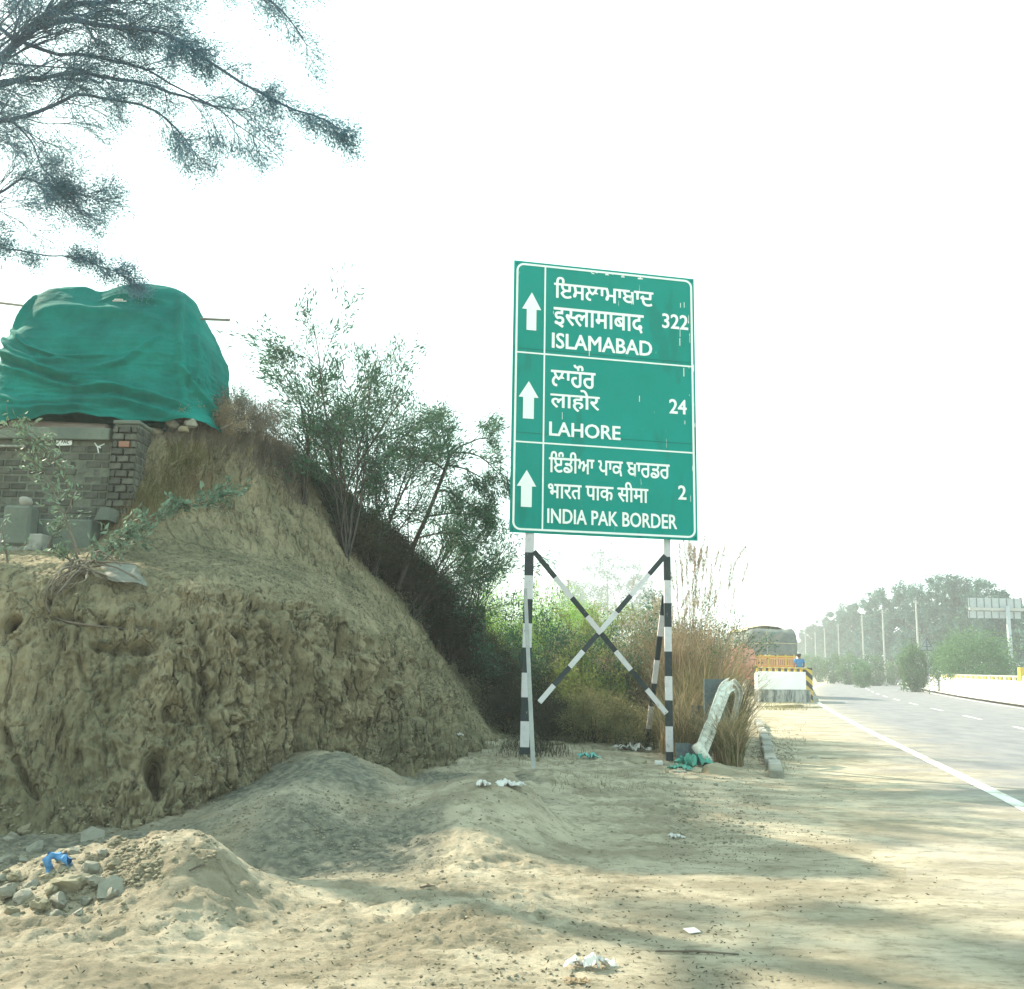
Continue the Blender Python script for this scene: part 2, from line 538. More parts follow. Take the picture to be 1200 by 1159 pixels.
def ground_z(x, y):
    x = np.asarray(x, float); y = np.asarray(y, float)
    P = np.stack([x.ravel(), y.ravel(), np.zeros(x.size)], 1)
    wob = vnoise(P * .9, 3).reshape(x.shape) * .25
    xw, yw = x + wob, y + vnoise(P * .9 + 50, 4).reshape(x.shape) * .25
    z = ridge(xw, yw, RA, (1.3, 1.1)) + ridge(xw, yw, RB, .62) + ridge(xw, yw, RC, .7) + .6 * ridge(xw, yw, RD, .35)
    z = z - .26 * np.exp(-(((x + 1.3) / 1.0) ** 2 + ((y - 7.6) / .5) ** 2)) - .10 * np.exp(-(((x + 4.2) / 1.3) ** 2 + ((y - 7.3) / .8) ** 2))
    # mask: roadside is flat
    left = 0.55 + (np.clip(y, 0, 40) - 4.7) * .335 - x     # metres left of the shoulder edge
    mleft = smooth01((left + .25) / 1.3)
    n1 = fbm(P * 1.1, 5, 21).reshape(x.shape)
    n2 = fbm(P * np.array([3.0, 4.5, 1]), 4, 31).reshape(x.shape)
    n3 = fbm(P * np.array([11, 15, 1]), 3, 41).reshape(x.shape)
    z = z * mleft + mleft * (n1 * .07 + n2 * .028 + n3 * .010 + .03)
    near = smooth01((40 - y) / 10)
    z = z + near * (1 - mleft) * (n2 * .006 + n3 * .004) - .004
    z = z - mleft * near * .0
    # low dip between mound foot and the sign, then rising a little under the bushes
    bush = smooth01((y - 15.5) / 4) * smooth01((edge_x(y) - x - 4.5) / 2.0)
    z = z + bush * .12
    # the dirt thins out over the asphalt in ragged tongues
    t = (edge_x(y) - 2.7 - x) / 1.6 + vnoise(P * np.array([.8, .5, 1]), 77).reshape(x.shape) * .8
    edge = .012 * np.clip(t, -1, 1.0) + n2 * .004 + n3 * .003 + n1 * .006
    k_ = smooth01((t + 0.2 - 1.2) / 1.5)
    z = np.where(t < 3, edge * (1 - k_) + z * k_, z)
    z = np.where(edge_x(y) - 1.0 - x < 0, -.03, z)
    z = np.where(y > 60, np.minimum(z, -.03), z)
    return z


def axis_pts(lo, hi, fine, outer, k=1.18):
    a = list(np.arange(lo, hi, fine))
    st = fine
    up = []
    v = a[-1]
    while v < outer:
        st *= k; v += st; up.append(v)
    st = fine
    dn = []
    v = a[0]
    while v > -outer:
        st *= k; v -= st; dn.append(v)
    return np.array(dn[::-1] + a + up)


gx = axis_pts(-5.2, 6.5, .022, 900)
ya = [2.6]
while ya[-1] < 60: ya.append(ya[-1] + max(.016, min(.4, .0036 * ya[-1])))
st = .3
while ya[-1] < 1500: st *= 1.12; ya.append(ya[-1] + st)
st = .1; yb = [2.6]
while yb[-1] > -300: st *= 1.25; yb.append(yb[-1] - st)
gy = np.array(yb[:0:-1] + ya)
GX, GY = np.meshgrid(gx, gy, indexing='ij')
GZ = ground_z(GX, GY)
GV = np.stack([GX, GY, GZ], -1).reshape(-1, 3)
nearm = np.where((GV[:, 1] < 22) & (GV[:, 1] > 3) & (np.abs(GV[:, 0]) < 8))[0]
Pn = GV[nearm] * np.array([1, 1, 0])
lf = smooth01((.9 + (Pn[:, 1] - 4.7) * .335 - Pn[:, 0]) / 1.5)
rocky = lf * smooth01(fbm(Pn * .8, 3, 205) * 1.6 + .55)
w1, e1, v1 = worley(Pn * np.array([5.5, 7.5, 1]) + fbm(Pn * 3, 2, 206)[:, None] * .5, 201)
w2, e2, v2 = worley(Pn * np.array([14, 18, 1]), 202)
fr = fbm(Pn * np.array([9, 16, 1]), 4, 207, .6, ridged=True)
gd = rocky * (v1 * .026 * smooth01(e1 * 4) + v2 * .012 * smooth01(e2 * 3)) + lf * (fr * .014 + v2 * .004 + fbm(Pn * np.array([2.4, 5.5, 1]), 4, 209, .6, ridged=True) * .03)
GV[nearm, 2] += gd
GF = grid_faces(len(gx), len(gy))
ground = link('ground', np_mesh('ground', GV, GF), M['dirt'])
tag(ground, kind='structure')
# grey crumbled soil fallen from the cut, lying in the hollow at its foot
_w = fbm(GV * np.array([1.6, 1.6, 0]), 4, 401)
_d = np.minimum.reduce([np.hypot((GV[:, 0] - a) / sx_, (GV[:, 1] - b) / sy_) for a, b, sx_, sy_ in ((-1.5, 8.1, 1.0, .9), (-3.6, 8.5, 1.8, .7), (-.7, 11.8, 1.2, 2.2), (-1.9, 9.6, .9, 1.0))])
ga = ground.data.attributes.new('grey', 'FLOAT', 'POINT')
ga.data.foreach_set('value', smooth01((1.15 - _d + _w * .7) * 1.6).astype(np.float32))
_m = M['dirt'].copy(); _m.name = 'dirt_and_grey_soil'; ground.data.materials.clear(); ground.data.materials.append(_m)
_nt = _m.node_tree; _b = _nt.nodes['Principled BSDF']; _s = _b.inputs['Base Color'].links[0].from_socket
_at = _nt.nodes.new('ShaderNodeAttribute'); _at.attribute_name = 'grey'
_n = _nt.nodes.new('ShaderNodeTexNoise'); _n.inputs['Scale'].default_value = 14; _n.inputs['Detail'].default_value = 9
_tc = _nt.nodes.new('ShaderNodeTexCoord'); _nt.links.new(_tc.outputs['Object'], _n.inputs[0])
_cr = _nt.nodes.new('ShaderNodeValToRGB'); _cr.color_ramp.elements[0].position = .38; _cr.color_ramp.elements[1].position = .64
_cr.color_ramp.elements[0].color = (.12, .125, .10, 1); _cr.color_ramp.elements[1].color = (.27, .26, .20, 1); _nt.links.new(_n.outputs[0], _cr.inputs[0])
_mx = _nt.nodes.new('ShaderNodeMix'); _mx.data_type = 'RGBA'
_nt.links.new(_at.outputs['Fac'], _mx.inputs[0]); _nt.links.new(_s, _mx.inputs[6]); _nt.links.new(_cr.outputs[0], _mx.inputs[7]); _nt.links.new(_mx.outputs[2], _b.inputs['Base Color'])


def gz(x, y): return float(ground_z(np.array([x]), np.array([y]))[0])


# dusty shoulder, asphalt, far carriageway and paint
shoulder_mat = M['asphalt']
road = ribbon('road', -5.5, 9.4, .0, M['asphalt']); tag(road, kind='structure')
ln = ribbon('edge_line', -.10, .10, .004, M['white_paint']); tag(ln, kind='structure')
med = None
k = 0
s = s_at_y(20, 5.0)
while s < s_at_y(330, 5.0):
    x0, y0 = road_pt(s, 4.55)
    if k == 0:
        dash_objs = []
    n = 4
    ss = np.linspace(s, s + 3.0, n)
    V = []
    for o_ in (4.58, 4.72):
        xx, yy = road_pt(ss, o_)
        V.append(np.stack([xx, yy, np.full(n, .004)], 1))
    V = np.stack(V, 1).reshape(-1, 3)
    d = link('lane_dash', np_mesh('lane_dash', V, grid_faces(n, 2)[:, ::-1]), M['white_paint'], road)
    s += 7.5
    k += 1
l2 = ribbon('median_line', 8.9, 9.05, .004, M['white_paint']); tag(l2, kind='structure')
m2 = ribbon('median_strip', 9.6, 13.6, .10, M['verge']); tag(m2, kind='structure')
kb = ribbon('median_kerb', 9.4, 9.6, .12, M['verge']); tag(kb, kind='structure')
r2 = ribbon('road', 14.0, 23.5, .0, M['asphalt']); tag(r2, kind='structure')


# ------------------------------------------------------------------ the cut earth mound (loft of measured sections)
def sec(foot, pts, back, bx=0.0, yb=(2.4, 5.5, 8.5)):
    P = [W(*p) for p in ([foot] + pts)]
    f = P[0]
    un = Vector((f.x, f.y - .22, -.35))
    cr = P[-1]
    b1 = Vector((cr.x + bx * .5, cr.y + yb[0], cr.z - .15))
    b2 = Vector((cr.x + bx, cr.y + yb[1], cr.z * .45))
    b3 = Vector((cr.x + bx * 1.2, cr.y + yb[2], -.4))
    return [un] + P + [b1, b2, b3]


A_ = sec((0, 938, 9.0), [(0, 860, 9.2), (0, 780, 9.35), (6, 715, 9.5), (18, 668, 9.75), (35, 652, 10.7), (25, 642, 11.9), (22, 622, 12.6), (20, 512, 12.85)], 0)
sections = [
    [p + Vector((-9, -1.2, 0)) for p in A_],
    [p + Vector((-4, -.6, 0)) for p in A_],
    A_,
    sec((105, 942, 9.1), [(104, 860, 9.25), (104, 780, 9.4), (106, 715, 9.55), (106, 668, 9.8), (104, 650, 10.6), (98, 642, 11.9), (95, 622, 12.6), (95, 512, 12.85)], 0),
    sec((190, 945, 9.2), [(187, 860, 9.45), (182, 780, 9.65), (178, 715, 9.85), (174, 670, 10.2), (166, 650, 11.5), (158, 612, 12.1), (162, 560, 12.4), (185, 508, 12.75)], 0),
    sec((245, 922, 9.6), [(256, 850, 9.75), (270, 780, 9.9), (280, 722, 10.1), (274, 684, 10.35), (250, 645, 12.5), (234, 600, 12.95), (236, 548, 13.2), (252, 503, 13.5)], 0, .3),
    sec((325, 893, 10.5), [(340, 830, 10.6), (358, 770, 10.75), (366, 722, 10.95), (358, 696, 11.25), (324, 656, 13.5), (302, 598, 13.85), (296, 550, 14.1), (298, 508, 14.4)], 0, .6),
    sec((388, 888, 11.7), [(404, 830, 11.85), (424, 782, 12.05), (432, 748, 12.2), (420, 722, 12.9), (390, 676, 14.9), (360, 606, 15.2), (341, 560, 15.4), (332, 528, 15.6)], 0, 1.0),
    sec((455, 886, 13.4), [(460, 830, 13.7), (455, 780, 14.1), (452, 745, 14.3), (434, 702, 15.5), (414, 667, 15.9), (397, 636, 16.2), (382, 607, 16.4), (370, 582, 16.6)], 0, 1.4),
    sec((512, 880, 15.5), [(508, 835, 15.9), (500, 797, 16.3), (490, 762, 16.7), (477, 732, 17.1), (462, 706, 17.5), (447, 682, 17.9), (433, 661, 18.2), (421, 642, 18.5)], 0, 1.6),
    sec((562, 868, 18.3), [(550, 845, 18.6), (538, 822, 18.9), (527, 800, 19.2), (517, 780, 19.5), (507, 760, 19.8), (497, 742, 20.1), (487, 725, 20.4), (477, 707, 20.7)], 0, 1.6),
    sec((600, 862, 21.5), [(592, 852, 21.7), (583, 843, 22), (575, 833, 22.3), (567, 823, 22.6), (560, 811, 23), (552, 800, 23.4), (545, 790, 23.8), (538, 780, 24.2)], 0, 1.0),
    [Vector((0.2 + .1 * k, 26 + k * .4, -.3)) for k in range(13)],
]
SEC = np.array([[tuple(p) for p in s_] for s_ in sections])
SEC = SEC[:, :13]
nU, nV = 1000, 430


def cr_axis(P, n, tt=None, lk=.25):
    P = np.concatenate([2 * P[:1] - P[1:2], P, 2 * P[-1:] - P[-2:-1]], 0)
    seg = P.shape[0] - 3
    t = tt if tt is not None else np.linspace(0, seg - 1e-6, n)
    i = np.clip(t.astype(int), 0, seg - 1)
    f = (t - i).reshape(-1, *([1] * (P.ndim - 1)))
    a, b, c, d = P[i], P[i + 1], P[i + 2], P[i + 3]
    r = .5 * ((2 * b) + (c - a) * f + (2 * a - 5 * b + 4 * c - d) * f ** 2 + (3 * b - a - 3 * c + d) * f ** 3)
    lin = b * (1 - f) + c * f
    return r * (1 - lk) + lin * lk


tu = np.interp(np.linspace(0, 1, nU), [0, .03, .07, .94, 1], [0, 1, 2, 10.6, 12 - 1e-5])
tv = np.interp(np.linspace(0, 1, nV), [0, .02, .9, .95, 1], [0, .6, 9.3, 10, 12 - 1e-5])
S1 = cr_axis(SEC, nU, tu)
S2 = cr_axis(np.swapaxes(S1, 0, 1), nV, tv, .55)
MP = np.swapaxes(S2, 0, 1)                                # nU,nV,3
du = np.gradient(MP, axis=0); dv = np.gradient(MP, axis=1)
N = np.cross(du, dv)
N /= np.linalg.norm(N, axis=2)[:, :, None] + 1e-9
if N[nU // 3, nV // 3, 1] > 0: N = -N
Pf = MP.reshape(-1, 3)
steep = (1 - np.clip(np.abs(N[:, :, 2]), 0, 1)).reshape(-1)
steep_s = smooth01((steep - .25) / .5)
# vertical rills, crags, clods
warp = np.stack([fbm(Pf * 1.3, 3, 61), fbm(Pf * 1.3 + 9, 3, 62), np.zeros(len(Pf))], 1) * .25
Q = Pf + warp
rill = fbm(Q * np.array([3.6, 3.6, .45]), 4, 71, .55, ridged=True)
rill2 = fbm(Q * np.array([11, 11, 1.6]), 3, 75, .55, ridged=True)
crag = fbm(Q * 2.2, 5, 81, .55)
blocky = np.sign(fbm(Q * np.array([4.5, 4.5, 2.0]), 3, 85)) * np.abs(fbm(Q * np.array([4.5, 4.5, 2.0]), 3, 85)) ** .5
fine = fbm(Pf * 16, 3, 91, .6)
lump = np.abs(fbm(Q * np.array([5.5, 5.5, 3.2]), 4, 88, .55)) ** .8
rill3 = fbm(Q * np.array([21, 21, 3.2]), 3, 79, .6, ridged=True)
wa, ea, va_ = worley(Q * np.array([7, 7, 3.6]) + rill2[:, None] * .25, 301)
wb, eb, vb_ = worley(Q * np.array([19, 19, 11]) + crag[:, None] * .4, 305)
wc, ec, vc_ = worley(Q * np.array([2.6, 2.6, 1.1]) + crag[:, None] * .5, 309)
chunk = va_ * .030 * smooth01(ea * 5) - .035 * np.exp(-(ea / .07) ** 2) + vb_ * .012 * smooth01(eb * 4) + vc_ * .05 * smooth01(ec * 6)
chunk = chunk * smooth01(fbm(Pf * .9, 3, 310) * 1.5 + .75)
disp = steep_s * chunk + (1 - steep_s) * (vb_ * .012 + va_ * .012) + steep_s * (rill * .12 + rill2 * .06 + rill3 * .022 + crag * .13 + blocky * .075 + lump * .07 - .03) + (1 - steep_s) * (crag * .05) + lump * .05 + fine * (.022 + .020 * steep_s) + fbm(Pf * 42, 2, 93) * .008
disp = disp + steep_s * smooth01((Pf[:, 0] + 3.0) / .8) * rill * .12
disp = disp * (1 - .45 * smooth01((-2.9 - Pf[:, 0]) / 1.2))
MD = Pf + N.reshape(-1, 3) * disp[:, None]
tree_m = BVHTree.FromPolygons(MP[::4, ::4].reshape(-1, 3).tolist(), grid_faces(*MP[::4, ::4].shape[:2]).tolist())


def hit_base(px, py):
    d = ray(px, py).normalized()
    h = tree_m.ray_cast(Vector((0, 0, HC)), d)
    return h[0] if h[0] is not None else None


DW = .05 * np.stack([fbm(Pf * 9, 3, 15), fbm(Pf * 9 + 30, 3, 16), fbm(Pf * 9 + 60, 3, 17)], 1)


def dent(px, py, r, depth, sz=1.0):
    global MD
    c = hit_base(px, py)
    if c is None: return
    d = Pf + DW * (.9 * r / .12) - np.array(c)
    q = (d[:, 0] ** 2 + d[:, 1] ** 2 + (d[:, 2] / sz) ** 2) / (r * r)
    k = np.exp(-q * q)
    MD = MD - N.reshape(-1, 3) * (k * depth)[:, None]


def crack(pts, r, depth):
    global MD
    W3 = [hit_base(*p) for p in pts]
    W3 = [np.array(c) for c in W3 if c is not None]
    acc = np.zeros(len(MD))
    wob = Pf + .05 * np.stack([vnoise(Pf * 7, 5), vnoise(Pf * 7 + 30, 6), vnoise(Pf * 7 + 60, 7)], 1)
    for a, b in zip(W3[:-1], W3[1:]):
        ab = b - a
        t = np.clip(((wob - a) @ ab) / (ab @ ab), 0, 1)
        d = np.linalg.norm(wob - a - t[:, None] * ab, axis=1)
        acc = np.maximum(acc, np.exp(-(d / r) ** 2))
    MD = MD - N.reshape(-1, 3) * (acc * depth)[:, None]


dent(16, 731, .065, .45)
dent(180, 902, .085, .5, 2.2)
dent(205, 835, .10, .16)
dent(60, 668, .3, .06, .5)
dent(186, 925, .07, .25, 1.8)
crack([(0, 850), (14, 880), (32, 915), (40, 935)], .035, .16)
crack([(58, 700), (62, 722), (100, 732), (140, 736), (178, 736)], .03, .10)
crack([(105, 757), (135, 763), (175, 760)], .05, .20)
crack([(88, 770), (100, 795), (125, 825), (126, 850)], .025, .09)
crack([(240, 740), (243, 770), (236, 800), (240, 840)], .06, .16)
crack([(278, 748), (282, 780), (290, 800)], .05, .22)
crack([(196, 838), (212, 845), (228, 848)], .04, .10)
crack([(360, 620), (372, 640)], .05, .15)
crack([(26, 755), (20, 790), (10, 830)], .02, .05)
MF = grid_faces(nU, nV)
mound = link('mound', np_mesh('mound', MD, MF), M['cliff'])
tag(mound, kind='structure')
bvh_m = BVHTree.FromPolygons(MD.reshape(nU, nV, 3)[::2, ::2].reshape(-1, 3).tolist(), grid_faces(*MD.reshape(nU, nV, 3)[::2, ::2].shape[:2]).tolist())
sub = (slice(None, None, 2), slice(None, None, 2))
GV2 = GV.reshape(len(gx), len(gy), 3)[sub]
bvh_g = BVHTree.FromPolygons(GV2.reshape(-1, 3).tolist(), grid_faces(*GV2.shape[:2]).tolist())


def hit(px, py):
    d = ray(px, py).normalized()
    o = Vector((0, 0, HC))
    a = bvh_m.ray_cast(o, d); b = bvh_g.ray_cast(o, d)
    c = [(h[3], h[0]) for h in (a, b) if h[0] is not None]
    return min(c, key=lambda q: q[0])[1] if c else W(px, py, 15)


def drop(x, y, z0=9.0):
    o = Vector((x, y, z0)); d = Vector((0, 0, -1))
    a = bvh_m.ray_cast(o, d); b = bvh_g.ray_cast(o, d)
    zs = [h[0].z for h in (a, b) if h[0] is not None]
    return max(zs) if zs else 0.0
#PART2
# dust drifting over the asphalt: blend by distance from the edge line
def dusty_asphalt():
    asp = M['asphalt']
    m = M['dirt'].copy(); m.name = 'dusty_asphalt'
    nt = m.node_tree
    b = nt.nodes['Principled BSDF']
    src = b.inputs['Base Color'].links[0].from_socket
    at = nt.nodes.new('ShaderNodeAttribute'); at.attribute_name = 'off'
    tc = nt.nodes.new('ShaderNodeTexCoord')
    mp = nt.nodes.new('ShaderNodeMapping'); mp.inputs['Scale'].default_value = (.5, .9, 1)
    nt.links.new(tc.outputs['Object'], mp.inputs[0])
    n = nt.nodes.new('ShaderNodeTexNoise'); n.inputs['Scale'].default_value = .9; n.inputs['Detail'].default_value = 10; n.inputs['Roughness'].default_value = .66
    nt.links.new(mp.outputs[0], n.inputs[0])
    ma = nt.nodes.new('ShaderNodeMapRange')
    ma.inputs[1].default_value = -3.6; ma.inputs[2].default_value = 3.0
    ma.inputs[3].default_value = .76; ma.inputs[4].default_value = -.42
    nt.links.new(at.outputs['Fac'], ma.inputs[0])
    ad = nt.nodes.new('ShaderNodeMath'); ad.operation = 'ADD'
    nt.links.new(ma.outputs[0], ad.inputs[0]); nt.links.new(n.outputs[0], ad.inputs[1])
    cr = nt.nodes.new('ShaderNodeValToRGB')
    cr.color_ramp.elements[0].position = .36; cr.color_ramp.elements[1].position = .95
    cr.color_ramp.elements[0].color = (0, 0, 0, 1); cr.color_ramp.elements[1].color = (1, 1, 1, 1)
    nt.links.new(ad.outputs[0], cr.inputs[0])
    n2 = nt.nodes.new('ShaderNodeTexNoise'); n2.inputs['Scale'].default_value = 2.0; n2.inputs['Detail'].default_value = 11; n2.inputs['Roughness'].default_value = .7
    mp2 = nt.nodes.new('ShaderNodeMapping'); mp2.inputs['Scale'].default_value = (1, .35, 1)
    nt.links.new(tc.outputs['Object'], mp2.inputs[0]); nt.links.new(mp2.outputs[0], n2.inputs[0])
    c2 = nt.nodes.new('ShaderNodeValToRGB')
    c2.color_ramp.elements[0].position = .38; c2.color_ramp.elements[1].position = .66
    c2.color_ramp.elements[0].color = (.145, .15, .165, 1); c2.color_ramp.elements[1].color = (.225, .225, .23, 1)
    nt.links.new(n2.outputs[0], c2.inputs[0])
    mx = nt.nodes.new('ShaderNodeMix'); mx.data_type = 'RGBA'
    nt.links.new(cr.outputs[0], mx.inputs[0]); nt.links.new(c2.outputs[0], mx.inputs[6]); nt.links.new(src, mx.inputs[7])
    nt.links.new(mx.outputs[2], b.inputs['Base Color'])
    for k_ in nt.nodes:
        if k_.type == 'BUMP':
            mu = nt.nodes.new('ShaderNodeMath'); mu.operation = 'MULTIPLY'; mu.inputs[1].default_value = .8
            nt.links.new(cr.outputs[0], mu.inputs[0]); nt.links.new(mu.outputs[0], k_.inputs['Strength'])
    for o in (road, r2):
        o.data.materials.clear(); o.data.materials.append(m)


dusty_asphalt()
for o, a, b_ in ((road, -5.5, 9.4), (r2, 6, 12)):
    at = o.data.attributes.new('off', 'FLOAT', 'POINT')
    n = len(o.data.vertices)
    at.data.foreach_set('value', np.tile([a, b_], n // 2).astype(np.float32))

# ------------------------------------------------------------------ foliage, grass, branch builders
def rand_frames(n, flat=0.0):
    d = nr.normal(size=(n, 3)); d[:, 2] *= (1 - flat)
    d /= np.linalg.norm(d, axis=1)[:, None]
    e = nr.normal(size=(n, 3))
    e -= d * (d * e).sum(1)[:, None]
    e /= np.linalg.norm(e, axis=1)[:, None]
    return d, e


def leaves(name, cen, L, Wd, m, parent, dirs=None, label=None, fold=0.15):
    """rhombic leaves, each bent a little about its midrib"""
    cen = np.asarray(cen, float)
    n = len(cen)
    if n == 0: return None
    d, e = rand_frames(n)
    if dirs is not None:
        d = dirs + nr.normal(size=(n, 3)) * .35
        d /= np.linalg.norm(d, axis=1)[:, None]
        e -= d * (d * e).sum(1)[:, None]
        e /= np.linalg.norm(e, axis=1)[:, None]
    f = np.cross(d, e)
    l = (L * nr.uniform(.6, 1.25, n))[:, None]
    w = (Wd * nr.uniform(.7, 1.2, n))[:, None]
    V = np.stack([cen - d * l * .5, cen + e * w * .5 + f * w * fold, cen + d * l * .5, cen - e * w * .5 + f * w * fold], 1).reshape(-1, 3)
    F = np.arange(n * 4).reshape(n, 4)
    o = link(name, np_mesh(name, V, F), m, parent)
    o['kind'] = 'stuff'
    return o


def blades(name, base, H, lean, wd, m, parent, seg=4, curl=1.0, dirs=None):
    base = np.asarray(base, float)
    n = len(base)
    H = np.broadcast_to(H, n) * nr.uniform(.6, 1.15, n)
    a = nr.uniform(0, 2 * np.pi, n)
    D = np.stack([np.cos(a), np.sin(a), np.zeros(n)], 1)
    if dirs is not None:
        D = D * .5 + dirs; D /= np.linalg.norm(D, axis=1)[:, None] + 1e-9
    le = np.broadcast_to(lean, n) * nr.uniform(.3, 1.3, n)
    side = np.stack([-D[:, 1], D[:, 0], np.zeros(n)], 1)
    a2 = nr.uniform(-1, 1, n)[:, None]
    side = side * np.cos(a2) + D * np.sin(a2)
    V = []
    for k in range(seg + 1):
        t = k / seg
        p = base + D * (H * le * t ** (1 + curl))[:, None]
        z = H * (t - .35 * le * t ** 3 * curl)
        p = p + np.stack([np.zeros(n), np.zeros(n), z], 1)
        w = wd * (1 - t) ** .7 * .5 + wd * .04
        V.append(p - side * w); V.append(p + side * w)
    V = np.stack(V, 1)
    k = seg * 2 + 2
    F = []
    off = (np.arange(n) * k)[:, None]
    for s_ in range(seg):
        F.append(off + np.array([[2 * s_, 2 * s_ + 1, 2 * s_ + 3, 2 * s_ + 2]]))
    F = np.concatenate(F, 0)
    o = link(name, np_mesh(name, V.reshape(-1, 3), F), m, parent)
    o['kind'] = 'stuff'
    return o


def branch(mb, p, d, L, r, lev, tips, r_=rnd, wander=.25, droop=0.0, kids=(5, 5, 4), ratio=.55, sides=(6, 5, 3, 3), spread=.8, minlen=.0):
    n = 7 if lev < 2 else 4
    pts = [Vector(p)]
    d = Vector(d).normalized()
    dirs = [d.copy()]
    for i in range(n):
        d = (d + Vector((r_.gauss(0, 1), r_.gauss(0, 1), r_.gauss(0, 1))) * wander * .5 + Vector((0, 0, -droop))).normalized()
        pts.append(pts[-1] + d * (L / n)); dirs.append(d.copy())
    rad = [r * (1 - .8 * i / n) + .0012 for i in range(n + 1)]
    mb.tube(pts, rad, sides[min(lev, len(sides) - 1)], caps=False)
    if lev >= len(kids):
        for i in range(1, n + 1): tips.append((pts[i], dirs[i]))
        return pts
    for k in range(kids[lev]):
        t = r_.uniform(.25, 1.0) * n
        i = min(int(t), n - 1)
        q = pts[i].lerp(pts[i + 1], t - i)
        ax = Vector((r_.gauss(0, 1), r_.gauss(0, 1), r_.gauss(0, 1))).cross(dirs[i]).normalized()
        nd = (dirs[i] + ax * spread * r_.uniform(.6, 1.3)).normalized()
        branch(mb, q, nd, L * ratio * r_.uniform(.7, 1.2) * (1.15 - .5 * t / n), rad[i] * .55, lev + 1, tips, r_, wander, droop, kids, ratio, sides, spread)
    return pts


def cloud(tips, per, sp):
    T = np.array([tuple(t[0]) for t in tips]); D = np.array([tuple(t[1]) for t in tips])
    n = len(T) * per
    i = np.repeat(np.arange(len(T)), per)
    return T[i] + nr.normal(size=(n, 3)) * sp, D[i]


# ------------------------------------------------------------------ the highway sign
sl = W(595, 627, 16.2); sr = W(815, 630, 16.9)
tl = W(605, 308, 16.22); tr_ = W(816, 324, 16.92)
BU = (sr - sl); BU.z = 0; BUw = ((sr - sl).length + (tr_ - tl).length) / 2
BU.normalize()
BV = ((tl - sl) + (tr_ - sr)) / 2
BV = (BV - BU * BV.dot(BU)); BVh = BV.length; BV.normalize()
BN = BU.cross(BV).normalized()
if BN.y > 0: BN = -BN                                 # faces the traffic
cen = (sl + sr + tl + tr_) / 4
O0 = cen - BU * (BUw / 2) - BV * (BVh / 2)
print('board', BUw, BVh, tuple(O0))


def buv(px, py):
    d = ray(px, py); o = Vector((0, 0, HC))
    t = (O0 - o).dot(BN) / d.dot(BN)
    q = o + d * t - O0
    return q.dot(BU), q.dot(BV)


def bp(u, v, w=0.0): return O0 + BU * u + BV * v + BN * w


sign = thing('highway_sign', 'tall green highway direction sign on black and white striped posts', 'road sign', (cen.x, cen.y, 0.1))
mb = MB()
RB3 = Matrix((BU, BN, BV)).transposed()
mb.box(bp(BUw / 2, BVh / 2, -.02), (BUw, .03, BVh), RB3, bev=.006)
mb.build('board', M['sign_green'], sign)
def wear(m, col, thr, sc=(9, 9, .9), k=5.0, mixf=.75):
    nt = m.node_tree; b = nt.nodes['Principled BSDF']; src = b.inputs['Base Color'].links[0].from_socket
    tc = nt.nodes.new('ShaderNodeTexCoord'); mp = nt.nodes.new('ShaderNodeMapping'); mp.inputs['Scale'].default_value = sc
    nt.links.new(tc.outputs['Object'], mp.inputs[0])
    n = nt.nodes.new('ShaderNodeTexNoise'); n.inputs['Scale'].default_value = k; n.inputs['Detail'].default_value = 5
    nt.links.new(mp.outputs[0], n.inputs[0])
    mr = nt.nodes.new('ShaderNodeMapRange'); mr.inputs[1].default_value = thr; mr.inputs[2].default_value = thr + .05; mr.inputs[4].default_value = mixf
    nt.links.new(n.outputs[0], mr.inputs[0])
    mx = nt.nodes.new('ShaderNodeMix'); mx.data_type = 'RGBA'; mx.inputs[7].default_value = (*col, 1)
    nt.links.new(mr.outputs[0], mx.inputs[0]); nt.links.new(src, mx.inputs[6]); nt.links.new(mx.outputs[2], b.inputs['Base Color'])
wear(M['sign_green'], (.55, .68, .64), .715, (7, 7, .8), 4.0)
wear(M['sign_green'], (.01, .15, .12), .60, (1.2, 1.2, .35), 2.0, .35)
wear(M['post_white'], (.22, .17, .13), .66, (3, 3, 1), 9, .8)
wear(M['post_black'], (.30, .28, .26), .68, (3, 3, 1), 9, .7)
# sheet joints, straight across the face
mb = MB()
for v in (BVh * .345, BVh * .655):
    mb.box(bp(BUw / 2, v + .06, .0008), (BUw - .03, .0016, .006), RB3)
mb.build('sheet_joint', mat('joint', (.0, .10, .08), .8), sign)
# scuffs where the print has peeled, along the right and top edge
mb = MB()
for _ in range(26):
    u = BUw - rnd.uniform(.07, .5) ** 1.3 * .8 if rnd.random() < .75 else rnd.uniform(.6, BUw - .3); v = rnd.uniform(.3, BVh - .3); h_ = rnd.uniform(.02, .16)
    mb.box(bp(u, v, .0012), (rnd.uniform(.005, .014), .0024, h_), RB3)
for _ in range(14):
    u = BUw * rnd.uniform(.42, .75); mb.box(bp(u, BVh - .075 - rnd.uniform(0, .03), .0012), (rnd.uniform(.02, .07), .0024, rnd.uniform(.01, .03)), RB3)
mb.build('scuff', M['sign_white'], sign)['kind'] = 'stuff'
# angle frame behind the sheet
mb = MB()
for v in (.25, BVh * .35, BVh * .66, BVh - .25):
    mb.box(bp(BUw / 2, v, -.06), (BUw - .06, .05, .05), RB3)
mb.build('back_frame', M['steel_grey'], sign)
# flat retro-reflective print


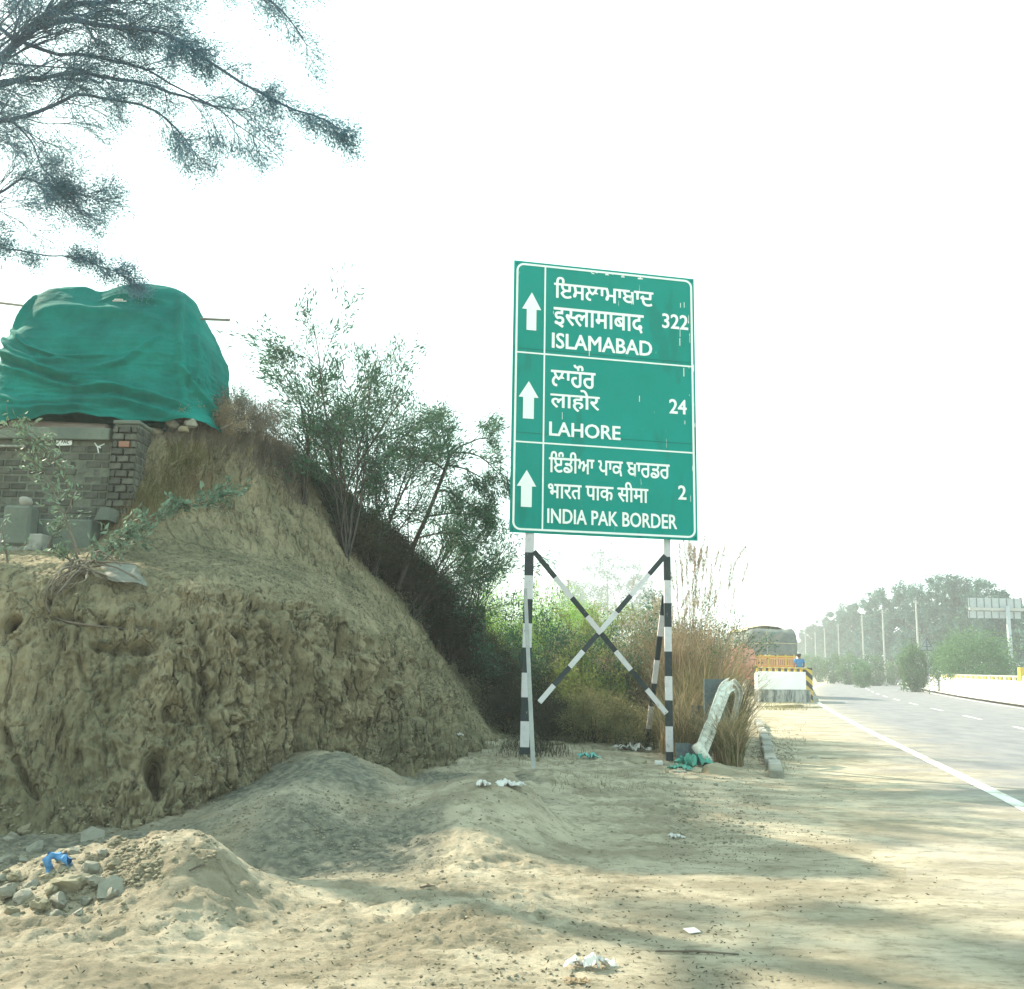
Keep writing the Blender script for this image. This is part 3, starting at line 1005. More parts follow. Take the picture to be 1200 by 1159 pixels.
def strip(u0, v0, u1, v1, wd, h=.004):
    a = bp(u0, v0); b = bp(u1, v1)
    t = (b - a).normalized(); s_ = t.cross(BN)
    m_ = MB()
    m_.prism([a + s_ * wd / 2 - BN * .006, b + s_ * wd / 2 - BN * .006, b - s_ * wd / 2 - BN * .006, a - s_ * wd / 2 - BN * .006], BN * (.006 + h))
    return m_


ins, lw = .058, .034
mb = MB()
rr = .12
for wd_, s_ in ((lw, 0),):
    loop = []
    for (cu, cv, a0) in ((BUw - ins - rr, ins + rr, -90), (BUw - ins - rr, BVh - ins - rr, 0), (ins + rr, BVh - ins - rr, 90), (ins + rr, ins + rr, 180)):
        for k in range(7):
            a = R(a0 + 15 * k)
            loop.append((cu, cv, math.cos(a), math.sin(a)))
    n = len(loop)
    vs = []
    for (cu, cv, ca, sa) in loop:
        for w_, z_ in ((rr + lw / 2, .004), (rr - lw / 2, .004), (rr - lw / 2, -.006), (rr + lw / 2, -.006)):
            # outer corner kept square like the photo
            if w_ > rr:
                uu = cu + math.copysign(w_, ca) * (1 if abs(ca) > .01 else 0) if False else cu + ca * w_
                vv = cv + sa * w_
            else:
                uu, vv = cu + ca * w_, cv + sa * w_
            vs.append(bp(uu, vv, z_))
    fs = []
    for i in range(n):
        j = (i + 1) % n
        for k in range(4):
            fs.append((i * 4 + k, j * 4 + k, j * 4 + (k + 1) % 4, i * 4 + (k + 1) % 4))
    mb.add(vs, fs)
mb.build('border_line', M['sign_white'], sign)
u1 = buv(641.5, 320)[0]; u2 = buv(633, 620)[0]
ud = (u1 + u2) / 2
strip(ud, ins + lw / 2, ud, BVh - ins - lw / 2, .026).build('divider_line', M['sign_white'], sign)
for (a, b) in (((606, 415), (811, 427)), ((603, 519.8), (809, 527.9))):
    va = (buv(*a)[1] + buv(*b)[1]) / 2
    strip(ins + lw / 2, va, BUw - ins - lw / 2, va, .026, .003).build('divider_line', M['sign_white'], sign)


def text_mesh(s_, bold):
    c = bpy.data.curves.new('t', 'FONT'); c.body = s_; c.resolution_u = 3
    o = bpy.data.objects.new('t', c); C.objects.link(o)
    bpy.context.view_layer.update()
    me = bpy.data.meshes.new_from_object(o.evaluated_get(bpy.context.evaluated_depsgraph_get()))
    bpy.data.objects.remove(o); bpy.data.curves.remove(c)
    return me


def mesh_to_bm(me):
    b = bmesh.new(); b.from_mesh(me); bpy.data.meshes.remove(me)
    bmesh.ops.remove_doubles(b, verts=b.verts, dist=1e-5)
    return b


def put_text(parts, x0, yt, yb_, x1, bold=.012, nm='lettering'):
    """parts: list of strings; a tuple (s, cut) keeps only the left part of that glyph (half letter)"""
    bm = bmesh.new(); off = 0.0
    for p in parts:
        s_, cut, back = p if isinstance(p, tuple) else (p, None, 0)
        b = mesh_to_bm(text_mesh(s_, bold))
        if cut is not None:
            bmesh.ops.bisect_plane(b, geom=b.verts[:] + b.edges[:] + b.faces[:], plane_co=(cut, 0, 0), plane_no=(1, 0, 0), clear_outer=True)
        wdt = max(v.co.x for v in b.verts)
        for v in b.verts: v.co.x += off
        off += wdt - back
        me = bpy.data.meshes.new('x'); b.to_mesh(me); b.free()
        bm.from_mesh(me); bpy.data.meshes.remove(me)
    xs = [v.co.x for v in bm.verts]; ys = [v.co.y for v in bm.verts]
    ax, bx_, ay, by_ = min(xs), max(xs), min(ys), max(ys)
    U0, V1 = buv(x0, yt); _, V0 = buv(x0, yb_)
    U1 = buv(x1, (yt + yb_) / 2 + (x1 - x0) * .055)[0]
    # weight: the stroke is laid down several times, each pass a hair proud of the last
    me0 = bpy.data.meshes.new('x'); bm.to_mesh(me0); bm.free()
    n = len(me0.vertices)
    co = np.array([v.co[:] for v in me0.vertices])
    fs0 = [tuple(p.vertices) for p in me0.polygons]
    bpy.data.meshes.remove(me0)
    V, F = [], []
    passes = [(0, 0)] + [(math.cos(k * math.pi / 4) * bold, math.sin(k * math.pi / 4) * bold * .7) for k in range(8)]
    for k, (ox, oy) in enumerate(passes):
        for x_, y_, _z in co:
            u = U0 + (x_ + ox - ax + bold) / (bx_ - ax + 2 * bold) * (U1 - U0)
            w = V0 + (y_ + oy - ay + bold) / (by_ - ay + 2 * bold) * (V1 - V0)
            V.append(bp(u, w, .0020 + .0002 * k))
        F += [tuple(k * n + i for i in f) for f in fs0]
    me = bpy.data.meshes.new(nm); me.from_pydata(V, [], F)
    return link(nm, me, M['sign_white'], sign)


put_text(["ਇਸਲਾਮਾਬਾਦ"], 649.3, 323.6, 348.8, 765.7, .020)
put_text(["इ", ("स", .44, .03), "लामाबाद"], 648.7, 359.3, 383.5, 754.4, .020)
put_text(["ISLAMABAD"], 646.7, 389.2, 407.9, 764.2, .024)
put_text(["322"], 775.7, 366.7, 384.5, 806.4, .024, 'numeral')
put_text(["ਲਾਹੌਰ"], 645.7, 424.8, 452.5, 698, .020)
put_text(["लाहोर"], 645, 454, 480.7, 702.9, .020)
put_text(["24"], 784, 467, 484.6, 804.7, .024, 'numeral')
put_text(["LAHORE"], 643.5, 493.4, 510.7, 727.3, .024)
put_text(["ਇੰਡੀਆ ਪਾਕ ਬਾਰਡਰ"], 643.3, 528, 553.4, 784.8, .020)
put_text(["भारत पाक सीमा"], 642.2, 559.3, 583.8, 759.8, .020)
put_text(["2"], 794.5, 568.3, 585.5, 804.3, .024, 'numeral')
put_text(["INDIA PAK BORDER"], 641.3, 595.2, 613.2, 793.4, .024)
for (tip, wl, wr_, wy, s0_, s1_, yb_) in (((623.3, 342.7), 611.9, 634.2, 362.5, 616.8, 628.1, 386.9), ((619.7, 446.7), 607.7, 630.9, 465.5, 612.9, 625.5, 490.6), ((617.3, 550.6), 605.1, 627.7, 569.7, 609.7, 622.3, 594)):
    tu_, tv_ = buv(*tip); a = buv(wl, wy); b = buv(wr_, wy); s0u = buv(s0_, wy)[0]; s1u = buv(s1_, wy)[0]; vb = buv((s0_ + s1_) / 2, yb_)[1]
    hw = (b[0] - a[0]) / 2; sw = (s1u - s0u) / 2; v_ = (a[1] + b[1]) / 2
    poly = [(tu_, tv_), (tu_ - hw, v_), (tu_ - sw, v_), (tu_ - sw, vb), (tu_ + sw, vb), (tu_ + sw, v_), (tu_ + hw, v_)]
    mb = MB(); mb.prism([bp(u, v, -.006) for u, v in poly], BN * .010)
    mb.build('arrow', M['sign_white'], sign)
# bolts in the corners
for (u, v) in ((.05, .05), (.05, BVh - .05), (BUw - .05, .05), (BUw - .05, BVh - .05)):
    mb = MB(); mb.tube([bp(u, v, -.006), bp(u, v, .012)], .011, 6); mb.build('bolt', M['black'], sign)


def striped(name, pts, fr, sect, m0, prof='ang', normal=None, flip=1):
    """post swept along pts[0]->pts[1]; fr = list of band break fractions; m0 index of first band (0 white, 1 black)"""
    a, b = Vector(pts[0]), Vector(pts[1])
    t = (b - a).normalized()
    x = Vector(normal or (0, -1, 0)); x = (x - t * x.dot(t)).normalized()     # towards viewer
    y = t.cross(x)
    w, th = sect
    if prof == 'flat': poly = [(0, -w / 2), (th, -w / 2), (th, w / 2), (0, w / 2)]
    else:                                                      # rolled steel channel, web to the front
        poly = [(0, -w / 2), (th, -w / 2), (th, w / 2), (0, w / 2), (-w * .55, w / 2), (-w * .55, w / 2 - th), (0, w / 2 - th), (0, -w / 2 + th), (-w * .55, -w / 2 + th), (-w * .55, -w / 2)]
        poly = poly
    m_ = MB()
    fr = [0] + list(fr) + [1]
    n = len(poly)
    for i in range(len(fr) - 1):
        p0 = a.lerp(b, fr[i]); p1 = a.lerp(b, fr[i + 1])
        vs = [p0 + x * u + y * v for u, v in poly] + [p1 + x * u + y * v for u, v in poly]
        fs = [(k, k + n, (k + 1) % n + n, (k + 1) % n) for k in range(n)]
        if i == 0: fs.append(tuple(range(n)))
        if i == len(fr) - 2: fs.append(tuple(range(2 * n - 1, n - 1, -1)))
        m_.add(vs, fs, (m0 + i) % 2)
    return m_.build(name, [M['post_white'], M['post_black']], sign)


def fr_y(ys, y0, y1): return [(y - y0) / (y1 - y0) for y in ys]


# front posts (behind the board they run on up)
LP0, LP1 = W(622.5, 560, 16.35), W(614.5, 884, 16.25)
striped('post', (LP0, LP1), fr_y([651, 678.5, 706.5, 735, 763, 792, 820, 847, 876], 560, 884), (.15, .02), 0)
RP0, RP1 = W(780.5, 560, 16.95), W(785, 899, 16.85)
striped('post', (RP0, RP1), fr_y([656.5, 684.5, 711.5, 739.5, 768, 796.5, 824, 853.5, 882], 560, 899), (.115, .02), 0)
# crossed flats between them
a, b = W(625.5, 646, 16.22), W(781, 836, 16.78)
striped('cross_brace', (a, b), [.16, .285, .40, .505, .615, .73, .85], (.085, .012), 1, 'flat')
a, b = W(779.5, 651, 16.84), W(632, 823, 16.28)
striped('cross_brace', (a, b), [.135, .285, .40, .55, .665, .77, .89], (.085, .012), 1, 'flat')
# rear stay of the right post and the plain front prop of the left one
striped('rear_stay', (W(779, 698, 17.1), W(757.5, 880, 18.6)), [.12, .25, .4, .55, .7, .85], (.09, .012), 1)
striped('front_prop', (W(615.5, 690, 16.0), W(626, 921, 13.45)), [], (.06, .010), 0, 'ang').data.materials[0] = M['steel_grey']

# concrete chunks at the feet
def rock_mesh(name, r, seed, squash=(1, 1, .7), sub=2, m=None, amp=.35):
    bm = bmesh.new()
    bmesh.ops.create_icosphere(bm, subdivisions=sub, radius=1)
    P = np.array([v.co[:] for v in bm.verts])
    d = vnoise(P * 1.3 + seed * 7.7, seed) * amp + vnoise(P * 3.1 + seed, seed + 5) * amp * .35
    fl = np.sign(P) * np.abs(P) ** .75
    P = fl * (1 + d)[:, None] * r * np.array(squash)
    rs = np.random.default_rng(seed + 500)
    if amp < .7:
        s_ = np.array(squash) * r
        for _ in range(11):                     # broken faces
            nn = rs.normal(size=3); nn /= np.linalg.norm(nn)
            q = P / s_; over = np.maximum(0, q @ nn - rs.uniform(.62, .95)); P = P - (over[:, None] * nn) * s_ * .95
    for v, p in zip(bm.verts, P): v.co = p
    me = bpy.data.meshes.new(name); bm.to_mesh(me); bm.free()
    return me
#PART3
# ------------------------------------------------------------------ brick wall and pillar on the mound
YW = 12.25


def pwx(px, Y=YW): return W(px, 560, Y).x


def pwz(py, Y=YW, px=90): return W(px, py, Y).z


BR_ME = [None] * 4


def brick_mesh(i, sz):
    bm_ = MB(); bm_.box((0, 0, 0), sz, bev=.006)
    me = bpy.data.meshes.new('brick')
    vs = [tuple(Vector(v) + Vector((rnd.uniform(-.004, .004), rnd.uniform(-.004, .004), rnd.uniform(-.003, .003)))) for v in bm_.v]
    me.from_pydata(vs, [], bm_.f)
    return me


def lay_bricks(parent, x0, x1, z0, z1, y, courses_h=.099, bl=.205, missing=.04, dx=0):
    mes = [brick_mesh(i, (bl - .02, .10, courses_h - .022)) for i in range(5)]
    half = [brick_mesh(i, (bl / 2 - .02, .10, courses_h - .022)) for i in range(3)]
    for m_ in mes + half: m_.materials.append(M['brick'])
    k = 0
    z = z0
    while z + courses_h * .9 < z1 + .02:
        x = x0
        first = k % 2 == 1
        while x < x1 - .05:
            w = bl / 2 if (first or x + bl > x1 + .01) else bl
            first = False
            if w == bl / 2 and x + w > x1 + .03: break
            if rnd.random() > missing:
                me = rnd.choice(half if w < bl else mes)
                o = bpy.data.objects.new('brick', me); C.objects.link(o)
                o.parent = parent
                o.matrix_parent_inverse = pmat(parent).inverted()
                o.location = (x + w / 2, y + .077 + rnd.uniform(-.010, .010), z + courses_h / 2)
                o.rotation_euler = (rnd.gauss(0, .01), rnd.gauss(0, .012), rnd.gauss(0, .02))
            x += w
        z += courses_h; k += 1


zt, zb = pwz(517), pwz(640)
wall = thing('brick_wall', 'grimy dark brick wall under the green cloth bundle on the mound', 'brick wall', (pwx(60), YW, zb))
mb = MB(); mb.box(((pwx(-110) + pwx(128)) / 2, YW + .141, (zt + zb) / 2 - .15), (pwx(128) - pwx(-110), .30, zt - zb + .30))
mb.build('mortar', M['mortar'], wall)
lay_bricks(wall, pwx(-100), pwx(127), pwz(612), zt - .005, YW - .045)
mb = MB(); mb.box(((pwx(-110) + pwx(127.5)) / 2, YW + .09, (zt + pwz(503)) / 2), (pwx(127.5) - pwx(-110), .38, pwz(503) - zt), bev=.012)
mb.build('coping', M['plaster'], wall)
mb = MB(); mb.box(((pwx(-100) + pwx(30)) / 2, YW - .085, pwz(526)), (pwx(30) - pwx(-100), .05, .03), bev=.008)
mb.build('ledge', M['concrete'], wall)
# name plate with rubbed lettering, and a chalk mark beside it
pl = MB()
pc = Vector((pwx(72.5), YW - .032, pwz(519)))
pl.box(pc, (.20, .016, .085), Matrix.Rotation(-.05, 3, 'Y'), bev=.012)
plate = pl.build('plate', M['sign_white'], wall)
sc_ = MB()
for (x0_, z0_, x1_, z1_) in ((-.075, .02, -.045, .02), (-.06, .02, -.07, -.02), (-.035, -.02, -.02, .022), (-.02, .022, -.005, -.02), (0.005, -.02, .005, .02), (.005, .02, .028, -.02), (.028, -.02, .028, .02), (.045, .02, .07, .02), (.045, -.02, .045, .02), (.045, -.02, .07, -.02)):
    sc_.tube([pc + Vector((x0_, -.010, z0_)), pc + Vector((x1_, -.010, z1_))], .0035, 4)
sc_.build('lettering', M['post_black'], plate)
mk = MB()
for (a, b, c_, d_) in ((108, 519, 112, 524), (112, 524, 114, 531), (112, 524, 120, 520), (112, 523, 116, 525)):
    mk.tube([Vector((pwx(a), YW - .026, pwz(b))), Vector((pwx(c_), YW - .026, pwz(d_)))], .008, 4)
mk.build('chalk_mark', M['sign_white'], wall)

px0, px1 = pwx(127.8, YW - .15), pwx(157, YW - .15)
pil = thing('brick_pillar', 'square brick pillar with one red brick at the right end of the brick wall', 'pillar', ((px0 + px1) / 2, YW, zb))
mb = MB(); mb.box(((px0 + px1) / 2, YW + .09, (pwz(499) + pwz(650)) / 2), (px1 - px0 - .012, .415, pwz(499) - pwz(650)))
mb.build('mortar', M['mortar'], pil)
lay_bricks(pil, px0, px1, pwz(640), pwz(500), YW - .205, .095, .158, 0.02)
# side face bricks of the pillar
side = [brick_mesh(0, (.10, .19, .08)) for _ in range(2)]
for m_ in side: m_.materials.append(M['brick'])
z = pwz(640)
while z < pwz(502):
    for yy in (YW - .02, YW + .20):
        o = bpy.data.objects.new('brick', rnd.choice(side)); C.objects.link(o); o.parent = pil
        o.matrix_parent_inverse = pmat(pil).inverted()
        o.location = (px1 - .045 + rnd.uniform(-.004, .006), yy, z + .047)
    z += .095
for o in pil.children:
    if o.name.startswith('brick') and abs(o.location.z - pwz(523)) < .05 and abs(o.location.x - pwx(149, YW - .15)) < .09 and o.location.y < YW - .05:
        me = o.data.copy(); me.materials.clear(); me.materials.append(M['brick_red']); o.data = me
        o['label'] = 'red orange brick near the pillar top'
        break
mb = MB(); mb.box(((px0 + px1) / 2, YW + .09, pwz(496.5)), (px1 - px0 + .03, .47, .05), bev=.012)
mb.build('coping', M['plaster'], pil)

# plinth steps and plaster block in front
pz = lambda py, Y: W(60, py, Y).z
Yp = 11.75
pt = thing('stone_plinth', 'low plastered plinth along the foot of the brick wall', 'plinth', (pwx(60, Yp), Yp, pz(640, Yp)))
mb = MB(); mb.box(((pwx(-60, Yp) + pwx(112, Yp)) / 2, Yp + .25, (pz(608, Yp) + pz(655, Yp)) / 2), (pwx(112, Yp) - pwx(-60, Yp), .5, pz(608, Yp) - pz(655, Yp)), bev=.015)
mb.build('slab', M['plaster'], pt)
mb = MB()
mb.box(((pwx(-60, Yp) + pwx(67, Yp)) / 2, Yp - .12, pz(640, Yp)), (pwx(67, Yp) - pwx(-60, Yp), .24, .24), bev=.012)
mb.build('step', M['concrete'], pt)
mb = MB(); mb.prism([W(110, 609, Yp - .02), W(126, 609, Yp - .02), W(127, 594, Yp - .02), W(117, 595, Yp - .02)], (0, .4, 0))
mb.build('corner_block', M['plaster'], pt)
bk = thing('plaster_block', 'pale plaster block with a rounded lump on top, before the brick wall', 'block', (pwx(25, 11.55), 11.55, pz(630, 11.55)))
mb = MB(); mb.box(((pwx(9, 11.5) + pwx(40, 11.5)) / 2, 11.6, (pz(593, 11.5) + pz(640, 11.5)) / 2), (pwx(40, 11.5) - pwx(9, 11.5), .28, pz(593, 11.5) - pz(640, 11.5)), Matrix.Rotation(.1, 3, 'Z'), bev=.03)
mb.build('block', M['plaster'], bk)
me = rock_mesh('lump', .075, 4, (1, .9, 1.05)); me.transform(Matrix.Translation(W(31, 588, 11.55)))
link('lump', me, M['concrete'], bk, True)

# ------------------------------------------------------------------ green cloth bundle
YT = 13.2
prof = [  # (py, px left, px right)
    (334, 84, 192), (337, 62, 205), (341, 50, 214), (346, 43, 220), (354, 38, 225), (366, 34, 231), (380, 30, 237), (395, 26, 242), (405, 21, 246), (413, 15, 247),
    (425, 13, 247), (440, 9, 247), (455, 5, 247), (470, 0, 249), (485, -3, 251), (497, -2, 253), (504, 0, 253)]
nS, nTt = 420, 240
rows = np.array(prof, float)
vv_ = np.linspace(0, 1, nTt)
pyv = rows[0, 0] + (rows[-1, 0] - rows[0, 0]) * vv_
plv = np.interp(pyv, rows[:, 0], rows[:, 1]); prv = np.interp(pyv, rows[:, 0], rows[:, 2])
th = np.linspace(0, 2 * np.pi, nS)
TV = np.zeros((nTt, nS, 3)); PXY = np.zeros((nTt, nS, 2))
for i in range(nTt):
    A = W(plv[i], pyv[i], YT); B = W(prv[i], pyv[i], YT)
    cx_, cz_ = (A.x + B.x) / 2, (A.z + B.z) / 2
    hx = (B.x - A.x) / 2
    t = vv_[i]
    hy = 1.15 * min(1, (.25 + 1.6 * t) ** .6) + .1 * t
    ct, st_ = np.cos(th), np.sin(th)
    e = .48
    X = cx_ + hx * np.sign(ct) * np.abs(ct) ** e
    Y = YT + .35 + hy * np.sign(st_) * np.abs(st_) ** e * .85
    TV[i, :, 0] = X; TV[i, :, 1] = Y; TV[i, :, 2] = cz_
    PXY[i, :, 0] = plv[i] + (prv[i] - plv[i]) * (np.sign(ct) * np.abs(ct) ** e * .5 + .5)
    PXY[i, :, 1] = pyv[i]
# close the top with a few shrinking rows
capn = 26
cap = []
capP = []
for k in range(1, capn + 1):
    f = 1 - k / capn
    c0 = TV[0].mean(0)
    r_ = c0 + (TV[0] - c0) * f
    r_[:, 2] = TV[0][:, 2] + .05 * (1 - f * f)
    cap.append(r_); q = PXY[0].copy(); q[:, 0] = PXY[0][:, 0].mean() + (PXY[0][:, 0] - PXY[0][:, 0].mean()) * f; q[:, 1] -= 4 * (1 - f); capP.append(q)
TV = np.concatenate([np.array(cap[::-1]), TV]); PXY = np.concatenate([np.array(capP[::-1]), PXY])
# saddle of the top edge between the two humps
hgt = (TV[..., 2] - TV[..., 2].min()) / (TV[..., 2].max() - TV[..., 2].min())
sx = TV[..., 0]
notch = np.exp(-((PXY[..., 0] - 120) / 17) ** 2) * .10 + np.exp(-((PXY[..., 0] - 142) / 26) ** 2) * .03
TV[..., 2] -= notch * smooth01((hgt - .60) / .4)
Nt = np.cross(np.gradient(TV, axis=0), np.gradient(TV, axis=1))
Nt /= np.linalg.norm(Nt, axis=2)[..., None] + 1e-9
ctr = TV.reshape(-1, 3).mean(0)
if ((TV - ctr) * Nt).sum() < 0: Nt = -Nt
FR = (TV[..., 1] < YT + .6)


def fold(pts, w, amp, sharp=1.0, side=0):
    global dsp
    P = PXY
    best = np.full(P.shape[:2], 1e9); sgn = np.zeros(P.shape[:2]); tt = np.zeros(P.shape[:2])
    n = len(pts) - 1
    for i, (a, b) in enumerate(zip(pts[:-1], pts[1:])):
        a = np.array(a, float); b = np.array(b, float); ab = b - a
        t = np.clip(((P - a) @ ab) / (ab @ ab), 0, 1)
        q = P - a - t[..., None] * ab
        d = np.hypot(q[..., 0], q[..., 1])
        cr_ = ab[0] * q[..., 1] - ab[1] * q[..., 0]
        k = d < best
        best = np.where(k, d, best); sgn = np.where(k, np.sign(cr_), sgn); tt = np.where(k, (i + t) / n, tt)
    env = np.sin(np.pi * np.clip(tt * .92 + .04, 0, 1)) ** .5
    ds = best * sgn
    w = w * .75
    prof_ = np.exp(-(ds / w) ** 2) if side == 0 else np.where(ds > 0, np.exp(-(ds / (w * 3.2)) ** 2), np.exp(-(ds / w) ** 2))
    dsp += prof_ * amp * 2.3 * env * FR


P3 = TV.reshape(-1, 3)
dsp = (fbm(P3 * np.array([1.2, 1.2, 2.0]), 3, 120) * .05).reshape(TV.shape[:2])
wr = fbm(P3 * np.array([2.2, 2.2, 7]) + fbm(P3 * 1.5, 2, 130)[:, None] * .8, 3, 123, .5, ridged=True).reshape(TV.shape[:2])
dsp += wr * .028 * (0.35 + smooth01((PXY[..., 1] - 400) / 60))
fold([(16, 420), (35, 432), (60, 443), (95, 455), (125, 463), (165, 470), (200, 478), (232, 487)], 2.6, .085, side=1)
fold([(14, 440), (35, 447), (60, 455), (90, 466), (120, 472), (150, 470)], 2.6, .06, side=1)
fold([(20, 408), (45, 430), (70, 440), (110, 440)], 2.4, .05, side=1)
fold([(30, 400), (60, 425), (95, 437), (150, 434)], 3, .04)
fold([(8, 462), (30, 480), (60, 490), (110, 485), (140, 472)], 2.8, .055, side=1)
fold([(20, 490), (60, 496), (110, 494), (150, 480)], 2.6, .045, side=1)
fold([(80, 452), (120, 455), (170, 440), (205, 410)], 4, .04)
fold([(215, 350), (222, 390), (226, 430), (231, 480)], 4.5, .06)
fold([(238, 400), (240, 430), (236, 470)], 3, .045)
fold([(222, 440), (240, 470), (262, 495)], 2.5, .05)
fold([(60, 380), (110, 372), (180, 380), (215, 400)], 9, .03)
fold([(130, 352), (160, 357), (200, 362)], 3.5, .03)
fold([(150, 480), (190, 490), (228, 498)], 2.6, .05, side=1)
fold([(45, 350), (38, 380), (22, 410)], 4, .04)
TV2 = TV + Nt * dsp[..., None]
# ragged hem
hem = smooth01((PXY[..., 1] - 488) / 16)
TV2[..., 2] += hem * (.045 * np.sin(PXY[..., 0] * .045 + 2.6) + .015 * np.sin(PXY[..., 0] * .17)) - hem * .0
cl = link('cloth_bundle', np_mesh('cloth_bundle', TV2.reshape(-1, 3), grid_faces(*TV2.shape[:2])), M['green_cloth'], smooth=True)
tag(cl, 'big bundle wrapped in green cloth on top of the brick wall', 'wrapped bundle')
# heap under the cloth, poles through it, loose rubble below the hem
hp = thing('wooden_pole', 'thin wooden pole end sticking out right of the green cloth bundle', 'pole', W(250, 374, 13.5))
mb = MB(); mb.tube([W(190, 372, 13.6), W(268.5, 375, 13.3)], [.022, .019], 8); mb.build('shaft', M['wood'], hp)
mb = MB(); mb.tube([W(265, 374.9, 13.31), W(269, 375, 13.295)], .023, 8); mb.build('end_cap', M['wood'], hp)
h2 = MB(); h2.tube([W(-60, 348, 13.5), W(0, 355, 13.5), W(60, 362, 13.5)], .018, 8)
tag(h2.build('wooden_pole', M['wood']), 'thin pole running off the left edge behind the green cloth bundle', 'pole')
h3 = MB(); h3.box(W(139, 351.5, YT - .58), (.12, .02, .03), bev=.008); h3.tube([W(132, 352.5, YT - .58), W(148, 353, YT - .58)], .008, 5)
tag(h3.build('paper_scrap', M['bag_white']), 'small white scrap lying in the top fold of the green cloth', 'scrap')
h4 = MB()
h4.box(((pwx(5, YT - .5) + pwx(118, YT - .5)) / 2, YT - .35, W(60, 499, YT - .5).z), (pwx(118, YT - .5) - pwx(0, YT - .5), .3, .13), Matrix.Rotation(.03, 3, 'Y'), bev=.03)
tag(h4.build('wooden_plank', M['wood'], smooth=False), 'weathered plank lying along the wall top under the cloth hem', 'plank')
for i, (px, py, r_, col_, lb) in enumerate(((203, 498, .11, 'stone', 'grey stone just under the cloth hem right of the pillar'), (216, 503, .08, 'clod', 'small brown stone lying below the right hem of the cloth'), (225, 497, .10, 'stone', 'pale stone wedged under the right corner of the cloth'), (182, 506, .09, 'clod', 'brown stone touching the right side of the brick pillar'))):
    me = rock_mesh('stone', r_, 20 + i); me.transform(Matrix.Translation(W(px, py, 12.7)))
    tag(link('stone', me, M[col_], smooth=False), lb, 'stone')
#PART4
# ------------------------------------------------------------------ culvert wall on the near side of the road, ahead
cw = thing('culvert_wall', 'low white culvert wall with black and yellow railing beside the left road edge', 'culvert wall', tuple(G(920, 824)))
cA, cB = W(893, 805, 49.0), W(943, 805, 50.0)
zg = lambda py, Y=49.5, px=918: W(px, py, Y).z
dirw = Vector((cB.x - cA.x, cB.y - cA.y, 0)); Lw = dirw.length; dirw.normalize()
nw = Vector((dirw.y, -dirw.x, 0))
RW = Matrix((dirw, -nw, Vector((0, 0, 1)))).transposed()
mid = (cA + cB) / 2


def wbox(m_, s0, s1, z0, z1, th, dy=0, mi=0, bev=.01):
    c = Vector((cA.x, cA.y, 0)) + dirw * (s0 + s1) / 2 + nw * dy
    m_.box((c.x, c.y, (z0 + z1) / 2), (s1 - s0, th, z1 - z0), RW, mi, bev)


mb = MB(); wbox(mb, -.35, Lw, zg(808), zg(787), .28); mb.build('parapet', M['wall_white'], cw)
mb = MB(); wbox(mb, -.35, Lw + .2, -.1, zg(808.2), .40); M['footing'] = mat('footing', (.10, .12, .12), .9, (.40, .40, .37), 3.0, 6, stretch=(1.6, 1.6, .5), bump=.01, bscale=9, lo=.40, hi=.56); mb.build('footing', M['footing'], cw)
mb = MB(); k = 0
s_ = -.3
while s_ < Lw - .05:
    b_ = MB(); wbox(b_, s_, s_ + .10, zg(787) - .01, zg(783.2), .12, 0, 0, .008)
    b_.build('baluster', M['yellow'] if k % 2 == 0 else M['black'], cw)
    s_ += .19; k += 1
mb = MB(); n_ = 14
for i in range(n_):
    a = -.35 + (Lw + .35) * i / n_
    wbox(mb, a, a + (Lw + .35) / n_ - .001, zg(783.2), zg(781.8), .16, 0, i % 2, 0)
mb.build('handrail', [M['yellow'], M['straw']], cw)
mb = MB()
pc = Vector((cA.x, cA.y, 0)) + dirw * (Lw + .17)
zz0, zz1 = -.05, zg(782)
# end post: slanted yellow and black bands, built as wedge prisms
w2 = .19
nb = 7
for i in range(-1, nb + 1):
    h = (zz1 - zz0) / nb
    za, zb_ = zz0 + h * i, zz0 + h * (i + 1)
    q = [(-w2, za + .14), (w2, za - .14), (w2, zb_ - .14), (-w2, zb_ + .14)]
    q = [(u, min(max(z_, zz0), zz1)) for u, z_ in q]
    if max(z_ for _, z_ in q) - min(z_ for _, z_ in q) < .01: continue
    mb.prism([pc + dirw * u + Vector((0, 0, z_)) + nw * .17 for u, z_ in q], -nw * .34, i % 2)
mb.build('end_post', [M['yellow'], M['black']], cw)
mb = MB()
q = [(.18, 0), (.62, -.05), (.50, .2), (.18, .75)]
mb.prism([pc + dirw * u + Vector((0, 0, z_)) + nw * .14 for u, z_ in q], -nw * .28)
mb.build('ramp_block', M['concrete'], cw)
mb = MB()
# return wall running on beyond the corner, along the road
e = Vector((pc.x, pc.y, 0)); d2 = Vector((.26, .965, 0))
mb.prism([e + Vector((0, 0, zg(806))) + nw * -.16, e + d2 * 3 + Vector((0, 0, zg(806))), e + d2 * 3 + Vector((0, 0, zg(789))), e + Vector((0, 0, zg(789))) + nw * -.16], Vector((-.25, .07, 0)))
mb.build('return_wall', M['wall_white'], cw)

# person seated on the railing, seen from behind
per = thing('person', 'person in a blue shirt with black hair sitting on the culvert railing', 'person', tuple(W(937, 786, 50.1)))


